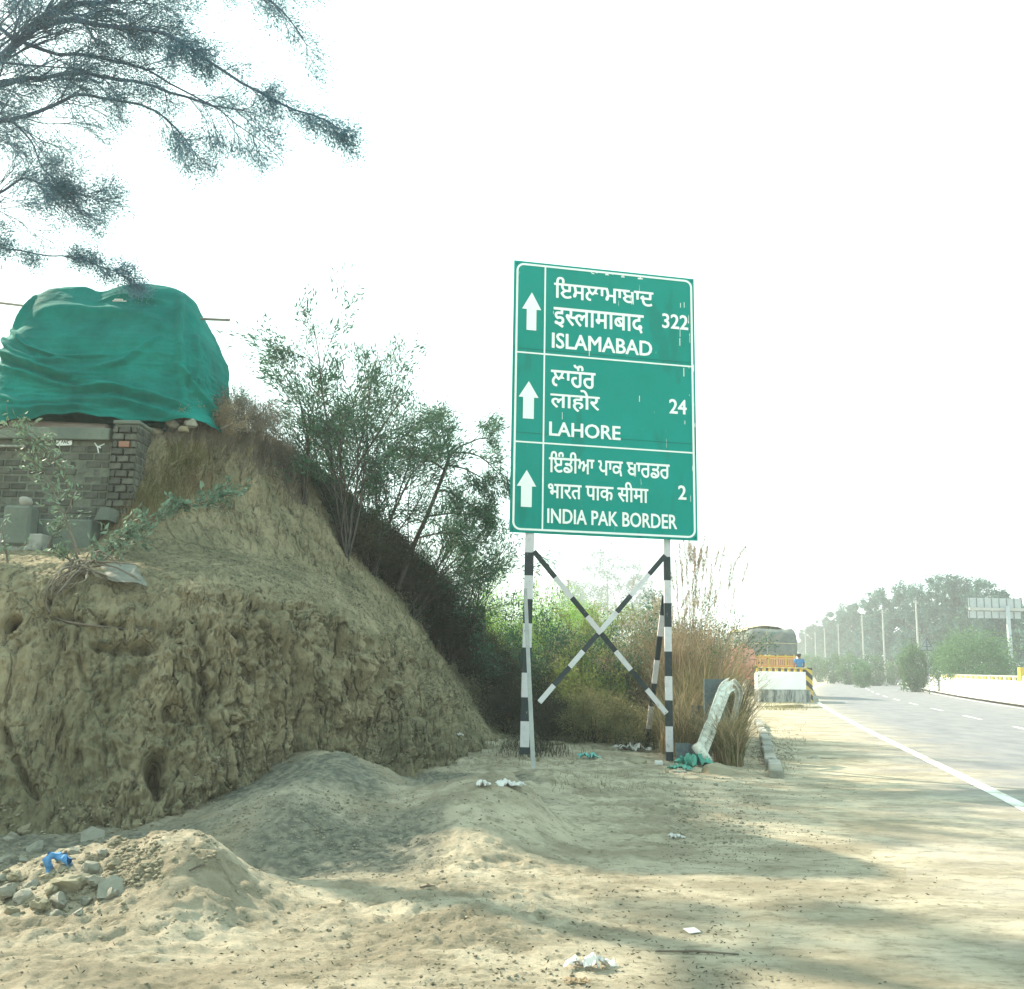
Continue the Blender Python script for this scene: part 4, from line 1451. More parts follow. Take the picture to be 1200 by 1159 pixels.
def skin_body(name, verts, edges, radii, m, parent, sub=2):
    me = bpy.data.meshes.new(name); me.from_pydata([tuple(v) for v in verts], edges, [])
    o = bpy.data.objects.new(name, me); C.objects.link(o)
    md = o.modifiers.new('s', 'SKIN'); md.use_smooth_shade = True
    sv = me.skin_vertices[0].data
    for i, r_ in enumerate(radii): sv[i].radius = (r_, r_) if not isinstance(r_, tuple) else r_
    sv[0].use_root = True
    m2_ = o.modifiers.new('u', 'SUBSURF'); m2_.levels = sub; m2_.render_levels = sub
    bpy.context.view_layer.update()
    me2 = bpy.data.meshes.new_from_object(o.evaluated_get(bpy.context.evaluated_depsgraph_get()))
    bpy.data.objects.remove(o)
    me2.materials.clear()
    return link(name, me2, m, parent, True)


b0 = W(937, 785, 50.15)
def pv(x, y, z): return b0 + Vector((x, y, z))
# torso + arms + head as one body, legs hanging on the far side
bv = [(0, 0, .08), (0, .02, .28), (0, .03, .46), (0, .01, .56), (0, 0, .64), (0, -.01, .74),
      (-.19, .01, .50), (-.25, .0, .26), (-.22, .16, .12), (.19, .01, .50), (.25, .0, .26), (.22, .16, .12),
      (-.10, .05, .06), (-.13, .42, .04), (-.13, .46, -.38), (-.13, .56, -.42), (.10, .05, .06), (.13, .42, .04), (.13, .46, -.38), (.13, .56, -.42)]
be = [(0, 1), (1, 2), (2, 3), (3, 4), (4, 5), (2, 6), (6, 7), (7, 8), (2, 9), (9, 10), (10, 11), (0, 12), (12, 13), (13, 14), (14, 15), (0, 16), (16, 17), (17, 18), (18, 19)]
br = [(.16, .12), (.14, .11), (.17, .11), (.06, .06), (.085, .09), (.07, .08), .065, .05, .035, .065, .05, .035, .09, .07, .05, .035, .09, .07, .05, .035]
skin_body('body', [pv(*v) for v in bv], be, br, M['skin'], per)
skin_body('shirt', [pv(*v) for v in ((0, 0, .06), (0, .02, .28), (0, .03, .47), (0, .02, .53), (-.19, .01, .49), (-.245, 0, .33), (.19, .01, .49), (.245, 0, .33))],
          [(0, 1), (1, 2), (2, 3), (2, 4), (4, 5), (2, 6), (6, 7)], [(.18, .135), (.16, .125), (.19, .125), (.07, .07), .08, .065, .08, .065], M['blue_shirt'], per)
skin_body('trousers', [pv(*v) for v in ((0, .02, .06), (-.11, .06, .05), (-.13, .42, .04), (-.13, .46, -.36), (.11, .06, .05), (.13, .42, .04), (.13, .46, -.36))],
          [(0, 1), (1, 2), (2, 3), (0, 4), (4, 5), (5, 6)], [(.16, .13), .10, .085, .065, .10, .085, .065], M['post_black'], per)
me = rock_mesh('hair', .112, 3, (.92, 1.0, 1.0), 3, amp=.05); me.transform(Matrix.Translation(pv(0, -.02, .72)))
link('hair', me, M['hair'], per, True)

# ------------------------------------------------------------------ loaded truck parked beyond the wall
YTk = 58.0
tz = lambda py: W(905, py, YTk).z
tx = lambda px: W(px, 770, YTk).x
xL, xR = tx(877.5), tx(933)
tk = thing('truck', 'orange cargo truck loaded under a dark grey tarpaulin, seen from behind', 'truck', ((xL + xR) / 2, YTk, 0))
xm, wT = (xL + xR) / 2, xR - xL
LT = 6.2
mb = MB(); mb.box((xm, YTk + LT / 2, 1.12), (wT - .5, LT, .22), bev=.02); mb.build('chassis', M['truck_red'], tk)
zf, ztp = 1.30, tz(768)
mb = MB()
mb.box((xL + .05, YTk + LT / 2, (zf + ztp) / 2), (.09, LT, ztp - zf), bev=.01)
mb.build('side_wall', M['truck_red'], tk)
mb = MB()
mb.box((xR - .05, YTk + LT / 2, (zf + ztp) / 2), (.09, LT, ztp - zf), bev=.01)
mb.build('side_wall', M['orange'], tk)
mb = MB(); mb.box((xm, YTk + LT / 2, zf + .03), (wT - .2, LT - .1, .08)); mb.build('bed', M['wood'], tk)
mb = MB(); mb.box((xm, YTk + .03, (tz(782) + ztp) / 2), (wT - .04, .08, ztp - tz(782)), bev=.01)
tg = mb.build('tailgate', M['orange'], tk)
for i in range(6):
    x = xL + .12 + (wT - .24) * i / 5
    b_ = MB(); b_.box((x, YTk - .035, (tz(782) + tz(767)) / 2), (.10, .06, tz(767) - tz(782)), bev=.01); b_.build('stake', M['orange_pale'] if i % 2 else M['yellow'], tg)
for i in range(5):
    x = xL + .12 + (wT - .24) * (i + .5) / 5
    b_ = MB(); b_.box((x, YTk - .02, (tz(780) + tz(771)) / 2), ((wT - .3) / 5 - .12, .03, tz(771) - tz(780)), bev=.008); b_.build('panel', M['orange_pale'], tg)
    for q in range(4):
        b_ = MB(); b_.box((x - .16 + .105 * q, YTk - .045, (tz(779) + tz(772.5)) / 2), (.03, .03, tz(772.5) - tz(779))); b_.build('bar', M['truck_red'], tg)
mb = MB(); mb.box((xm, YTk - .03, tz(769)), (wT, .09, .07), bev=.01); mb.build('top_rail', M['yellow'], tg)
mb = MB(); mb.box((xm, YTk - .06, .78), (wT - .1, .12, .16), bev=.02); mb.build('bumper', M['truck_red'], tk)
for sx_ in (-1, 1):
    b_ = MB(); b_.box((xm + sx_ * (wT / 2 - .22), YTk - .03, 1.02), (.26, .06, .12), bev=.015); b_.build('tail_light', mat('tail_red', (.35, .02, .02), .3), tk)
    b_ = MB(); b_.box((xm + sx_ * (wT / 2 - .35), YTk + .5, .62), (.46, .03, .55)); b_.build('mudflap', M['rubber'], tk)
    for yy in (1.3, 5.4):
        c = Vector((xm + sx_ * (wT / 2 - .32), YTk + yy, .5))
        b_ = MB(); b_.tube([c + Vector((-.24, 0, 0)), c + Vector((-.20, 0, 0)), c + Vector((.20, 0, 0)), c + Vector((.24, 0, 0))], [.43, .5, .5, .43], 24)
        wh = b_.build('wheel', M['rubber'], tk, True)
        b_ = MB(); b_.tube([c + Vector((sx_ * .235, 0, 0)), c + Vector((sx_ * .25, 0, 0))], .26, 18); b_.build('rim', M['steel_grey'], wh)
mb = MB(); mb.box((xm, YTk + LT + .9, 1.75), (2.35, 1.7, 1.9), bev=.12); cab = mb.build('cab', M['orange'], tk)
mb = MB(); mb.box((xm, YTk + LT + 1.76, 2.05), (2.0, .04, .8), bev=.01); mb.build('windscreen', M['black'], cab)
# bulging load under the tarpaulin: lumpy top, tucked lower edge
nu_, nv_ = 60, 90
TT = []
for j in range(nu_):
    y = YTk + .02 + (LT - .1) * j / (nu_ - 1)
    top = tz(738) + .10 * math.sin(j * .35) - .12 * max(0, (3 - j) / 3)
    row = []
    for i in range(nv_):
        a = math.pi * i / (nv_ - 1)
        ca, sa = math.cos(a), math.sin(a)
        X = xm - (wT / 2 + .06) * math.copysign(abs(ca) ** .14, ca)
        Z = ztp - .02 + (top - ztp) * abs(sa) ** .22 + (.32 * (.5 - .5 * ca) - .20) * abs(sa)
        row.append((X, y, Z))
    TT.append(row)
TT = np.array(TT)
c0 = TT[0].copy(); ends = []
for k in range(12):
    f = 1 - (k + 1) / 12
    r_ = c0.copy(); r_[:, 2] = ztp + (c0[:, 2] - ztp) * f; r_[:, 0] = xm + (c0[:, 0] - xm) * (1 - .04 * (1 - f)); r_[:, 1] -= .06 * math.sin(math.pi * (1 - f)) + .02
    ends.append(r_)
TT = np.concatenate([np.array(ends[::-1]), TT])
q = TT.reshape(-1, 3)
nn_ = fbm(q * 1.6, 4, 301)[:, None] * .11 + fbm(q * np.array([3, 3, 8]), 3, 302, ridged=True)[:, None] * .035
q = q + nn_ * np.array([.35, -.8, .8])
tp = link('tarpaulin', np_mesh('tarpaulin', q, grid_faces(TT.shape[0], nv_)), M['tarp_grey'], tk, True)
mb = MB()
for x in (.38,):
    mb.tube([(xL + wT * x, YTk - .14, ztp), (xL + wT * x + .05, YTk - .16, tz(752)), (xL + wT * x, YTk - .02, tz(739))], .008, 4)
mb.tube([(xL, YTk - .16, tz(755)), (xm, YTk - .17, tz(753.5)), (xR, YTk - .16, tz(754))], .012, 4)
mb.build('rope', M['straw'], tk)
# straw coloured bamboo matting lashed over the top
Q = []
for j in range(26):
    for i in range(40):
        u = i / 39; v = j / 25
        Q.append((xL + .05 + (wT * .86) * u, YTk + .5 + 5.2 * v, tz(738.5) + .26 * math.sin(math.pi * min(1, u * 1.1)) ** .5 + .05 * math.sin(9 * u) * math.sin(7 * v)))
Q = np.array(Q); Q[:, 2] += fbm(Q * 2, 3, 310) * .05
link('matting', np_mesh('matting', Q, grid_faces(26, 40)), M['straw'], tk, True)
mb = MB()
for i in range(7):
    mb.tube([(xL - .1 + i * .3, YTk + .1 + .2 * i, tz(736)), (xL + .9 + i * .32, YTk + .5 + .2 * i, tz(731.5) - .02 * i)], .014, 4)
mb.build('bamboo', M['straw'], tk)

# pinkish bundle beside the truck (left)
me = rock_mesh('cloth_sack', .95, 8, (.75, .6, 1.0), 3, amp=.25); me.transform(Matrix.Translation(W(872, 773, 54)))
o = link('cloth_sack', me, mat('sack_red', (.42, .16, .12), .9, (.52, .24, .18), 3, 5, bump=.03, bscale=6), None, True)
tag(o, 'reddish pink sacking bundle just left of the truck tailgate', 'sack')

# ------------------------------------------------------------------ kerb of the shoulder
kp = thing('kerb', 'broken pale concrete kerb strip along the shoulder beside the grass clump', 'kerb', tuple(G(885, 900)))
a0, a1 = Vector((3.90, 14.7, 0)), Vector((7.35, 29.5, 0))
n = 16
for i in range(n):
    p = a0.lerp(a1, (i + .5) / n)
    L_ = (a1 - a0).length / n
    b_ = MB(); ang = math.atan2(a1.y - a0.y, a1.x - a0.x) + rnd.gauss(0, .015)
    b_.box((p.x + rnd.gauss(0, .02), p.y, .025 + rnd.uniform(-.02, .01)), (L_ - .03, .20, .22), Matrix.Rotation(ang, 3, 'Z') @ Matrix.Rotation(rnd.gauss(0, .03), 3, 'X'), bev=.02)
    b_.build('kerb_stone', M['concrete'] if i % 3 else M['stone'], kp)

# ------------------------------------------------------------------ crumpled guard rail and its posts
gr = thing('guard_rail', 'crumpled white guard rail beam hanging down at the edge of the grass', 'guard rail', tuple(W(826, 893, 16.4)))
path = [W(822, 880, 16.15), W(829, 862, 16.3), W(836, 843, 16.5), W(843, 824, 16.8), W(850, 807, 17.1), W(858, 801, 17.45)]
P_ = catmull1(np.array([tuple(p) for p in path]), 40)
prof_w = [(-.115, 0), (-.09, .04), (-.06, .045), (-.02, .0), (0, -.01), (.02, .0), (.06, .045), (.09, .04), (.115, 0)]
V = []
for i, p in enumerate(P_):
    t = Vector(P_[min(i + 1, 39)] - P_[max(i - 1, 0)]).normalized()
    s_ = t.cross(Vector((0.25, -1, 0.2)).normalized()); s_.normalize()
    f_ = s_.cross(t)
    cr_ = 1 - .12 * math.exp(-((i - 14) / 2.0) ** 2)
    tw = .06 * math.sin(i * .25)
    for u, w_ in prof_w:
        q = Vector(p) + (s_ * math.cos(tw) + f_ * math.sin(tw)) * u * cr_ + f_ * (w_ * (2 - cr_)) * -1
        V.append(tuple(q + Vector((0, 0, 0))))
o = link('beam', np_mesh('beam', V, grid_faces(40, len(prof_w))), M['rail_white'], gr, False)
md = o.modifiers.new('t', 'SOLIDIFY'); md.thickness = .012
mb = MB()   # folded-over far end of the beam
fp = [W(857, 798, 17.5), W(866, 812, 17.7), W(862, 835, 17.9), W(858, 852, 18.0)]
fp = catmull1(np.array([tuple(p) for p in fp]), 14)
V = []
for i, p in enumerate(fp):
    for u, w_ in prof_w: V.append((p[0] + u * .55, p[1] + w_, p[2] + u * .3))
o = link('bent_end', np_mesh('bent_end', V, grid_faces(14, len(prof_w))), M['rail_white'], gr, False)
md = o.modifiers.new('t', 'SOLIDIFY'); md.thickness = .012
mb = MB(); c = W(829.5, 893, 16.05); e = W(816, 873, 16.2)
mb.tube([c, e], [.085, .09], 14); mb.tube([c + (c - e) * .05, c - (c - e) * .1], [.075, .08], 14)
mb.build('rolled_end', M['rail_white'], gr, True)


def chan(name, px0, px1, py0, py1, Y, parent):
    a = W(px0, py1, Y); b = W(px1, py0, Y)
    m_ = MB(); w = b.x - a.x; h = b.z - a.z
    cx_, cz_ = (a.x + b.x) / 2, (a.z + b.z) / 2
    m_.box((cx_, Y, cz_), (w, .012, h)); m_.box((a.x + .006, Y + .07, cz_), (.012, .128, h)); m_.box((b.x - .006, Y + .07, cz_), (.012, .128, h))
    return m_.build(name, M['blue_steel'], parent)


chan('spacer', 826.5, 838, 796, 850, 17.55, gr); chan('spacer', 838.8, 850.5, 796, 846, 17.6, gr)
chan('post', 811, 834, 827, 892, 17.9, gr)
for i, (x0_, x1_, y0_, y1_, lb) in enumerate(((793, 807, 871, 894, 'short blue grey steel post stub right of the sign post'), (808, 820, 872, 893, 'short blue grey steel stub touching the fallen rail end'))):
    o = chan('post_stub', x0_, x1_, y0_, y1_, 16.45 + .1 * i, None); tag(o, lb, 'post stub')

# dead grass and reeds --------------------------------------------------


def scatter(cx_, cy_, rx, ry, n):
    a = nr.uniform(0, 2 * np.pi, n); r_ = np.sqrt(nr.uniform(0, 1, n))
    x = cx_ + np.cos(a) * r_ * rx; y = cy_ + np.sin(a) * r_ * ry
    return np.stack([x, y, np.zeros(n)], 1)


def on_ground(B, z0=9.0, sink=.02):
    B = B.copy()
    for i in range(len(B)):
        B[i, 2] = drop(B[i, 0], B[i, 1], z0) - sink
    return B


def clump(label, cx_, cy_, rx, ry, n, H, lean, wd, m, name='grass_clump', cat='grass', extra=None):
    base = on_ground(scatter(cx_, cy_, rx, ry, n))
    t = thing(name, label, cat, (cx_, cy_, gz(cx_, cy_)))
    blades('blades', base, H, lean, wd, M[m], t)
    if extra:
        blades('dry_blades', on_ground(scatter(cx_, cy_, rx, ry, n // 2)), H * 1.1, lean, wd, M[extra], t)
    return t


q = G(868, 896)
clump('shaggy grey green grass clump drooping right of the crumpled guard rail', W(858, 880, 16.3).x, 16.6, .22, .5, 480, 1.0, .75, .014, 'dry_green', extra='dry')
clump('tall overhanging dark grass behind the bent end of the guard rail', W(858, 850, 18.3).x, 18.6, .25, .6, 450, 1.5, .6, .015, 'brush', extra='dry_green')
clump('dry green grass tuft left of the guard rail and right of the sign post', W(803, 880, 17.8).x, 17.9, .45, .5, 600, 1.2, .65, .014, 'dry_green', extra='dry')
clump('thick arching straw coloured grass above the guard rail posts', W(828, 830, 19.4).x, 19.6, .7, .8, 650, 1.9, .6, .016, 'dry_green', extra='dry')


def reeds(label, cx_, cy_, rx, ry, n, H, nplume, htop, pl_x=None):
    t = thing('reed_clump', label, 'reeds', (cx_, cy_, 0))
    base = on_ground(scatter(cx_, cy_, rx, ry, n))
    blades('blades', base, H, .45, .018, M['dry'], t, seg=4)
    blades('green_blades', on_ground(scatter(cx_, cy_, rx, ry, n // 3)), H * .8, .4, .014, M['dry_green'], t)
    tw = MB(); tps = []
    for i in range(14):
        b = Vector(base[i]); branch(tw, b, (rnd.gauss(-.15, .2), rnd.gauss(0, .3), 1), H * rnd.uniform(.7, 1.1), .010, 1, tps, rnd, .35, 0, (0, 5, 4), .4, (4, 3, 3, 3), .7)
    tw.build('twigs', M['dry'], t)['kind'] = 'stuff'
    c_, d_ = cloud(tps, 7, .09); kk = np.abs(c_[:, 0] - cx_) < rx * .95; c_, d_ = c_[kk], d_[kk]; leaves('dry_leaves', c_, .07, .014, M['dry'], t, d_)
    # canes
    st = MB(); cen_ = []; dr = []
    cb = on_ground(scatter(cx_, cy_, rx * .8, ry, nplume))
    ext = st
    for i in range(nplume):
        b = Vector(cb[i]); h = htop * rnd.uniform(.72, 1.0)
        lx = rnd.gauss(.02, .11); ly = rnd.gauss(0, .06)
        if rnd.random() < .15: lx += rnd.uniform(.1, .3)
        pts = [b + Vector((lx * h * f ** 1.6, ly * h * f ** 1.6, h * f)) for f in (0, .3, .6, .85, 1)]
        st.tube(pts, [.006, .005, .004, .003, .002], 3, caps=False)
        # plume: spindle of fine spikelets on the top 0.45 m
        L_ = rnd.uniform(.35, .6)
        tp_ = pts[-1]; dn = (pts[-1] - pts[-2]).normalized()
        m_ = 120
        f = nr.uniform(0, 1, m_)
        rad_ = .038 * np.sin(np.pi * (f * .85 + .1))
        cc = np.array(tp_)[None] - np.array(dn)[None] * (f * L_)[:, None] + nr.normal(size=(m_, 3)) * rad_[:, None] * .6
        cen_.append(cc); dr.append(np.tile(np.array(dn), (m_, 1)))
    st.build('canes', M['dry'], t)['kind'] = 'stuff'
    leaves('plumes', np.concatenate(cen_), .055, .012, M['plume'], t, np.concatenate(dr))
    return t


reeds('tall brown reeds with feathery plumes right of the sign posts', W(812, 800, 20.6).x, 20.8, .75, .9, 1200, 2.7, 40, 4.3)
reeds('lower dry brown reeds directly behind the right sign post', W(782, 800, 21.8).x, 22, .75, .8, 800, 2.5, 14, 3.6)
reeds('thin dry reeds between the reed plumes and the truck', W(842, 800, 22).x, 22.4, .35, .7, 350, 1.8, 6, 2.6)
reeds('pale dry reeds far behind the crossed sign braces', W(690, 760, 30).x, 30.5, 2.2, 1.0, 900, 3.0, 16, 4.2)


def shrub(label, cx_, cy_, base_z, H, spread, nstem, lm, leafL, leafW, per, sp, name='shrub', cat='shrub', kids=(5, 4), r0=.02, droop=.0, bm_='twig', lean=(0, 0), seed=0, ratio=.5, low=.2, wander=.3):
    r_ = random.Random(seed + 991)
    t = thing(name, label, cat, (cx_, cy_, base_z))
    tips = []; mb = MB()
    for i in range(nstem):
        a = r_.uniform(0, 2 * math.pi); l = spread * r_.uniform(.1, 1)
        d = Vector((math.cos(a) * l + lean[0], math.sin(a) * l + lean[1], 1))
        o_ = Vector((cx_ + r_.gauss(0, .12) * spread, cy_ + r_.gauss(0, .12) * spread, base_z - .05))
        branch(mb, o_, d, H * r_.uniform(.65, 1.05), r0, 1, tips, r_, wander, droop, (0,) + kids, ratio, (5, 4, 3, 3), .8)
    mb.build('stems', M[bm_], t)['kind'] = 'stuff'
    cen_, dd = cloud(tips, per, sp)
    leaves('foliage', cen_, leafL, leafW, M[lm], t, dd)
    return t


# bright green bush behind the left post, shrubs behind the braces
def sx_at(px, Y): return W(px, 800, Y).x
for i, (px, Y, H, lab) in enumerate(((578, 24.5, 3.6, 'bright green bush left of the left sign post'), (618, 25.5, 3.3, 'bright green bush directly behind the left sign post'), (660, 27, 3.1, 'bright green bush seen between the left sign post and the brace crossing'))):
    x = sx_at(px, Y)
    shrub(lab, x, Y, gz(x, Y), H, .55, 16, 'leaf_bright', .075, .018, 11, .10, seed=10 + i, r0=.016, name='green_bush', cat='bush')
for i, (px, Y, H, lm, lab) in enumerate(((650, 21.5, 2.3, 'leaf_mid', 'dark leafy shrub low behind the left arm of the brace cross'), (700, 23, 2.7, 'leaf_olive', 'olive shrub behind the crossing of the braces'), (735, 22.0, 2.4, 'leaf_mid', 'green leafy shrub left of the rear stay'), (765, 24, 2.7, 'leaf_olive', 'olive green shrub behind the right sign post'), (680, 20.2, 1.6, 'leaf_olive', 'low brownish shrub under the brace crossing'), (812, 23.5, 3.0, 'leaf_mid', 'green shrub among the reeds right of the sign'))):
    x = sx_at(px, Y)
    shrub(lab, x, Y, gz(x, Y), H, .7, 13, lm, .07, .03, 7, .10, seed=30 + i, r0=.014)
for i, (px, Y, H, lab) in enumerate(((640, 19.2, .8, 'dark tangled brushwood low behind the left sign post'), (690, 19.0, .85, 'dark tangled brushwood under the brace cross'), (738, 18.9, .8, 'dark tangled brushwood left of the right sign post'), (600, 20.6, 1.2, 'dark brushwood at the tail of the mound'), (715, 21.3, 1.7, 'brown dry twiggy bush behind the lower right brace'), (665, 22.2, 1.9, 'brown dry twiggy bush behind the lower left brace'))):
    x = sx_at(px, Y)
    t = shrub(lab, x, Y, gz(x, Y), H, 1.1, 22, 'brush' if i in (0, 3) else 'dry_green' if i < 3 else 'dry', .06, .012, 8, .09, seed=50 + i, r0=.012, name='brushwood', cat='brushwood', bm_='brush')

# brush growing down the far flank of the mound
specs = [(395, 640, 16.2, .5), (425, 668, 17.0, .6), (452, 690, 17.8, .7), (480, 715, 18.8, .85), (508, 745, 19.8, .95), (535, 775, 21.0, 1.0), (560, 800, 22.0, 1.1), (585, 825, 22.6, 1.1)]
for i, (px, py, Y, H) in enumerate(specs):
    p = W(px, py, Y)
    z = drop(p.x, p.y + .3)
    shrub(('uppermost', 'second', 'third', 'fourth', 'fifth', 'sixth', 'seventh', 'lowest')[i] + ' clump of dark dry brush down the right flank of the mound', p.x + .25, p.y + .5, z, H, 1.0, 26, 'brush', .07, .012, 9, .10, seed=70 + i, r0=.012, name='dry_brush', cat='brush', bm_='brush', lean=(.35, 0))['group'] = 'dark brush on the mound flank'

# slender shrubs with light sprays growing from the ridge (sky behind)
p = W(425, 650, 16.6)
def bush_at(px, py, Y, H, lab, spread, nst, per, sp, lean=(0, 0), seed=0, kids=(6, 5), lm='leaf_mid', r0=.022, L=.085, Wd=.016, ratio=.45, wander=.25):
    p = W(px, py, Y)
    z = min(drop(p.x, p.y), p.z + .2)
    return shrub(lab, p.x, p.y, z - .1, H, spread, nst, lm, L, Wd, per, sp, name='acacia_shrub', cat='shrub', kids=kids, r0=r0, lean=lean, seed=seed, ratio=ratio, bm_='bark', wander=wander)
bush_at(405, 640, 15.9, 3.7, 'tall airy shrub with upright stems on the mound ridge against the sky', .34, 12, 10, .08, (.03, 0), 101, L=.11, Wd=.022)
bush_at(432, 668, 17.2, 3.0, 'denser shrub with feathery leaves lower on the ridge right of the airy shrub', .65, 10, 7, .10, (.2, 0), 102, L=.11, Wd=.022)
bush_at(355, 560, 15.4, 2.0, 'thin sparse shrub at the top of the ridge beside the cloth bundle', .8, 7, 7, .06, (-.25, 0), 103, kids=(4, 3))
bush_at(480, 705, 18.6, 2.7, 'spreading feathery shrub low on the ridge left of the sign', .75, 8, 6, .10, (.5, 0), 104, L=.11, Wd=.022)
bush_at(520, 740, 20.3, 3.0, 'feathery bush between the brush slope and the left sign edge', .85, 8, 6, .10, (.5, 0), 105, L=.11, Wd=.022)
# leaning tree left of the sign
lt = thing('leaning_tree', 'slim leaning tree with a dark trunk left of the green sign', 'tree', tuple(W(470, 680, 17.8)))
tr_pts = [W(466, 690, 17.8), W(483, 643, 17.7), (W(500, 605, 17.6)), W(515, 568, 17.5), W(525, 540, 17.4), W(532, 528, 17.4)]
mb = MB(); mb.tube(catmull1(np.array([tuple(p) for p in tr_pts]), 18).tolist(), [.05 - .0017 * i for i in range(18)], 8, caps=False)
mb.build('trunk', M['bark'], lt, True)
tips = []; r_ = random.Random(5)
for (px, py), d, L_, k in (((532, 528), (.6, .5, .35), 1.5, 0), ((530, 530), (.8, .4, .05), 1.3, 0), ((524, 545), (.7, .4, -.1), 1.2, 0), ((526, 535), (.1, .2, .9), 1.1, 0), ((512, 575), (.8, .5, .1), 1.2, 0), ((500, 605), (.8, .3, .3), 1.3, 0), ((490, 630), (1, 0, .2), 1.2, 0), ((520, 550), (-.5, .1, .7), .9, 0)):
    mb = MB(); branch(mb, W(px, py, 17.45), d, L_, .018, 1, tips, r_, .3, .03, (0, 6, 4), .42, (5, 4, 3, 3), .7)
    mb.build('limb', M['bark'], lt)
cen_, dd = cloud(tips, 11, .08)
leaves('foliage', cen_, .10, .02, M['leaf_mid'], lt, dd)

# ------------------------------------------------------------------ big acacia hanging in from the upper left
at_ = thing('acacia_tree', 'large acacia whose feathery boughs hang into the upper left of the view', 'tree', (-9.6, 12.6, 2.4))
mb = MB()
mb.tube([(-9.6, 12.6, 2.2), (-9.5, 12.5, 4.2), (-9.0, 12.3, 5.8), (-8.3, 12.1, 7.2), (-7.8, 12, 8.4)], [.34, .28, .24, .19, .15], 14)
mb.build('trunk', M['bark_glare'], at_, True)
tips = []; dtips = []
r_ = random.Random(21)
def limb(pxs, r0, r1, n=24, nk=14, kl=1.0, start=None, kd=(5, 4), wdir=.8):
    P = [tuple(W(*p)) for p in pxs]
    if start: P = [start] + P
    P = catmull1(np.array(P), n)
    P = P + np.stack([vnoise(P * 2.3, 5), vnoise(P * 2.3 + 9, 6), vnoise(P * 2.3 + 20, 7)], 1) * .05
    mb = MB(); rad = [r0 + (r1 - r0) * (i / (n - 1)) ** .8 for i in range(n)]
    mb.tube(P.tolist(), rad, 7, caps=False)
    mb.build('limb', M['bark_glare'], at_, True)
    tb = MB()
    for k in range(int(nk * 1.25)):
        t = r_.uniform(.12, .97) * (n - 1); i = min(int(t), n - 2)
        q = Vector(P[i]).lerp(Vector(P[i + 1]), t - i)
        d = Vector(P[i + 1] - P[i]).normalized()
        side = Vector((r_.gauss(0, 1), r_.gauss(0, .8), r_.gauss(-.25, .9))).cross(d).normalized()
        nd = (d * (.8 + .9 * t / n) + side * r_.uniform(.3, .8) + Vector((.15, 0, -.1))).normalized()
        branch(tb, q, nd, kl * r_.uniform(.5, 1.1) * (1.1 - .45 * t / n), max(.006, rad[i] * .35), 2, tips, r_, .30, .03, (0, 0) + kd, .62, (5, 4, 3, 3), .5)
    tb.build('twigs', M['bark_glare'], at_)['kind'] = 'stuff'
S0 = (-8.2, 12.1, 7.3)
limb([(-60, 112, 11.8), (0, 73, 11.6), (45, 27, 11.4), (85, 8, 11.3), (140, -3, 11.2), (230, -40, 11.1)], .085, .02, nk=30, kl=1.5, start=S0)
limb([(-60, 115, 11.9), (0, 101, 11.8), (70, 86, 11.6), (140, 93, 11.4), (210, 107, 11.3), (245, 122, 11.2), (304, 134, 11.1)], .05, .006, nk=22, kl=1.0, start=S0)
limb([(45, 29, 11.45), (90, 26, 11.2), (133, 31, 11.1), (196, 45, 11.0), (245, 77, 10.9), (315, 115, 10.8), (378, 140, 10.7), (392, 149, 10.7)], .042, .006, nk=30, kl=.5)
limb([(-50, -30, 12), (20, -40, 11.6), (120, -45, 11.3), (240, -30, 11), (320, 5, 10.9), (355, 45, 10.8)], .06, .006, nk=22, kl=.85, start=(-7.9, 12, 8.2))
limb([(-40, 150, 12), (20, 140, 11.8), (70, 120, 11.7), (120, 115, 11.5), (190, 135, 11.4), (215, 165, 11.3), (236, 190, 11.2)], .04, .005, nk=18, kl=.9, start=S0)
limb([(-40, 250, 12), (0, 225, 11.9), (35, 208, 11.8), (60, 215, 11.7), (110, 232, 11.6)], .03, .005, nk=22, kl=1.0, start=(-8.9, 12.2, 6.2))
limb([(-40, 285, 12.1), (0, 293, 12), (70, 300, 11.9), (133, 317, 11.8), (161, 333, 11.7)], .018, .004, nk=16, kl=.38, start=(-9.0, 12.3, 5.8))
limb([(-80, 40, 12), (-30, 0, 11.9), (10, 40, 11.7), (60, 60, 11.6), (120, 70, 11.5), (180, 85, 11.4), (260, 130, 11.3), (330, 190, 11.2)], .05, .004, nk=16, kl=1.0, start=S0)
limb([(-60, 170, 12), (-10, 130, 12), (30, 160, 11.9), (50, 190, 11.8), (85, 225, 11.7)], .03, .005, nk=14, kl=.9, start=S0)
# boughs outside the frame that carry the rest of the crown
for a_ in (3, 5):
    ang = a_ * .7
    P = [(-8.6 + min(.35, math.cos(ang)) * f * 4.5, 12.2 + math.sin(ang) * f * 4.2, 8.4 + 3.4 * f - f * f * .6) for f in (0, .35, .7, 1.0)]
    mb = MB(); mb.tube(P, [.13, .08, .05, .02], 6, caps=False); mb.build('limb', M['bark_glare'], at_, True)
    tb = MB()
    for k in range(6):
        i = r_.randrange(1, 3); q = Vector(P[i]).lerp(Vector(P[i + 1]), r_.random())
        branch(tb, q, (r_.gauss(0, 1), r_.gauss(0, 1), r_.gauss(.2, .5)), 1.5, .015, 2, tips, r_, .35, .02, (0, 0, 4, 3), .5, (5, 4, 3, 3), .75)
    tb.build('twigs', M['bark_glare'], at_)['kind'] = 'stuff'
print('acacia tips', len(tips))
cen_, dd = cloud(tips, 5, .07)
leaves('foliage', cen_, .046, .011, M['leaf_acacia_glare'], at_, dd)
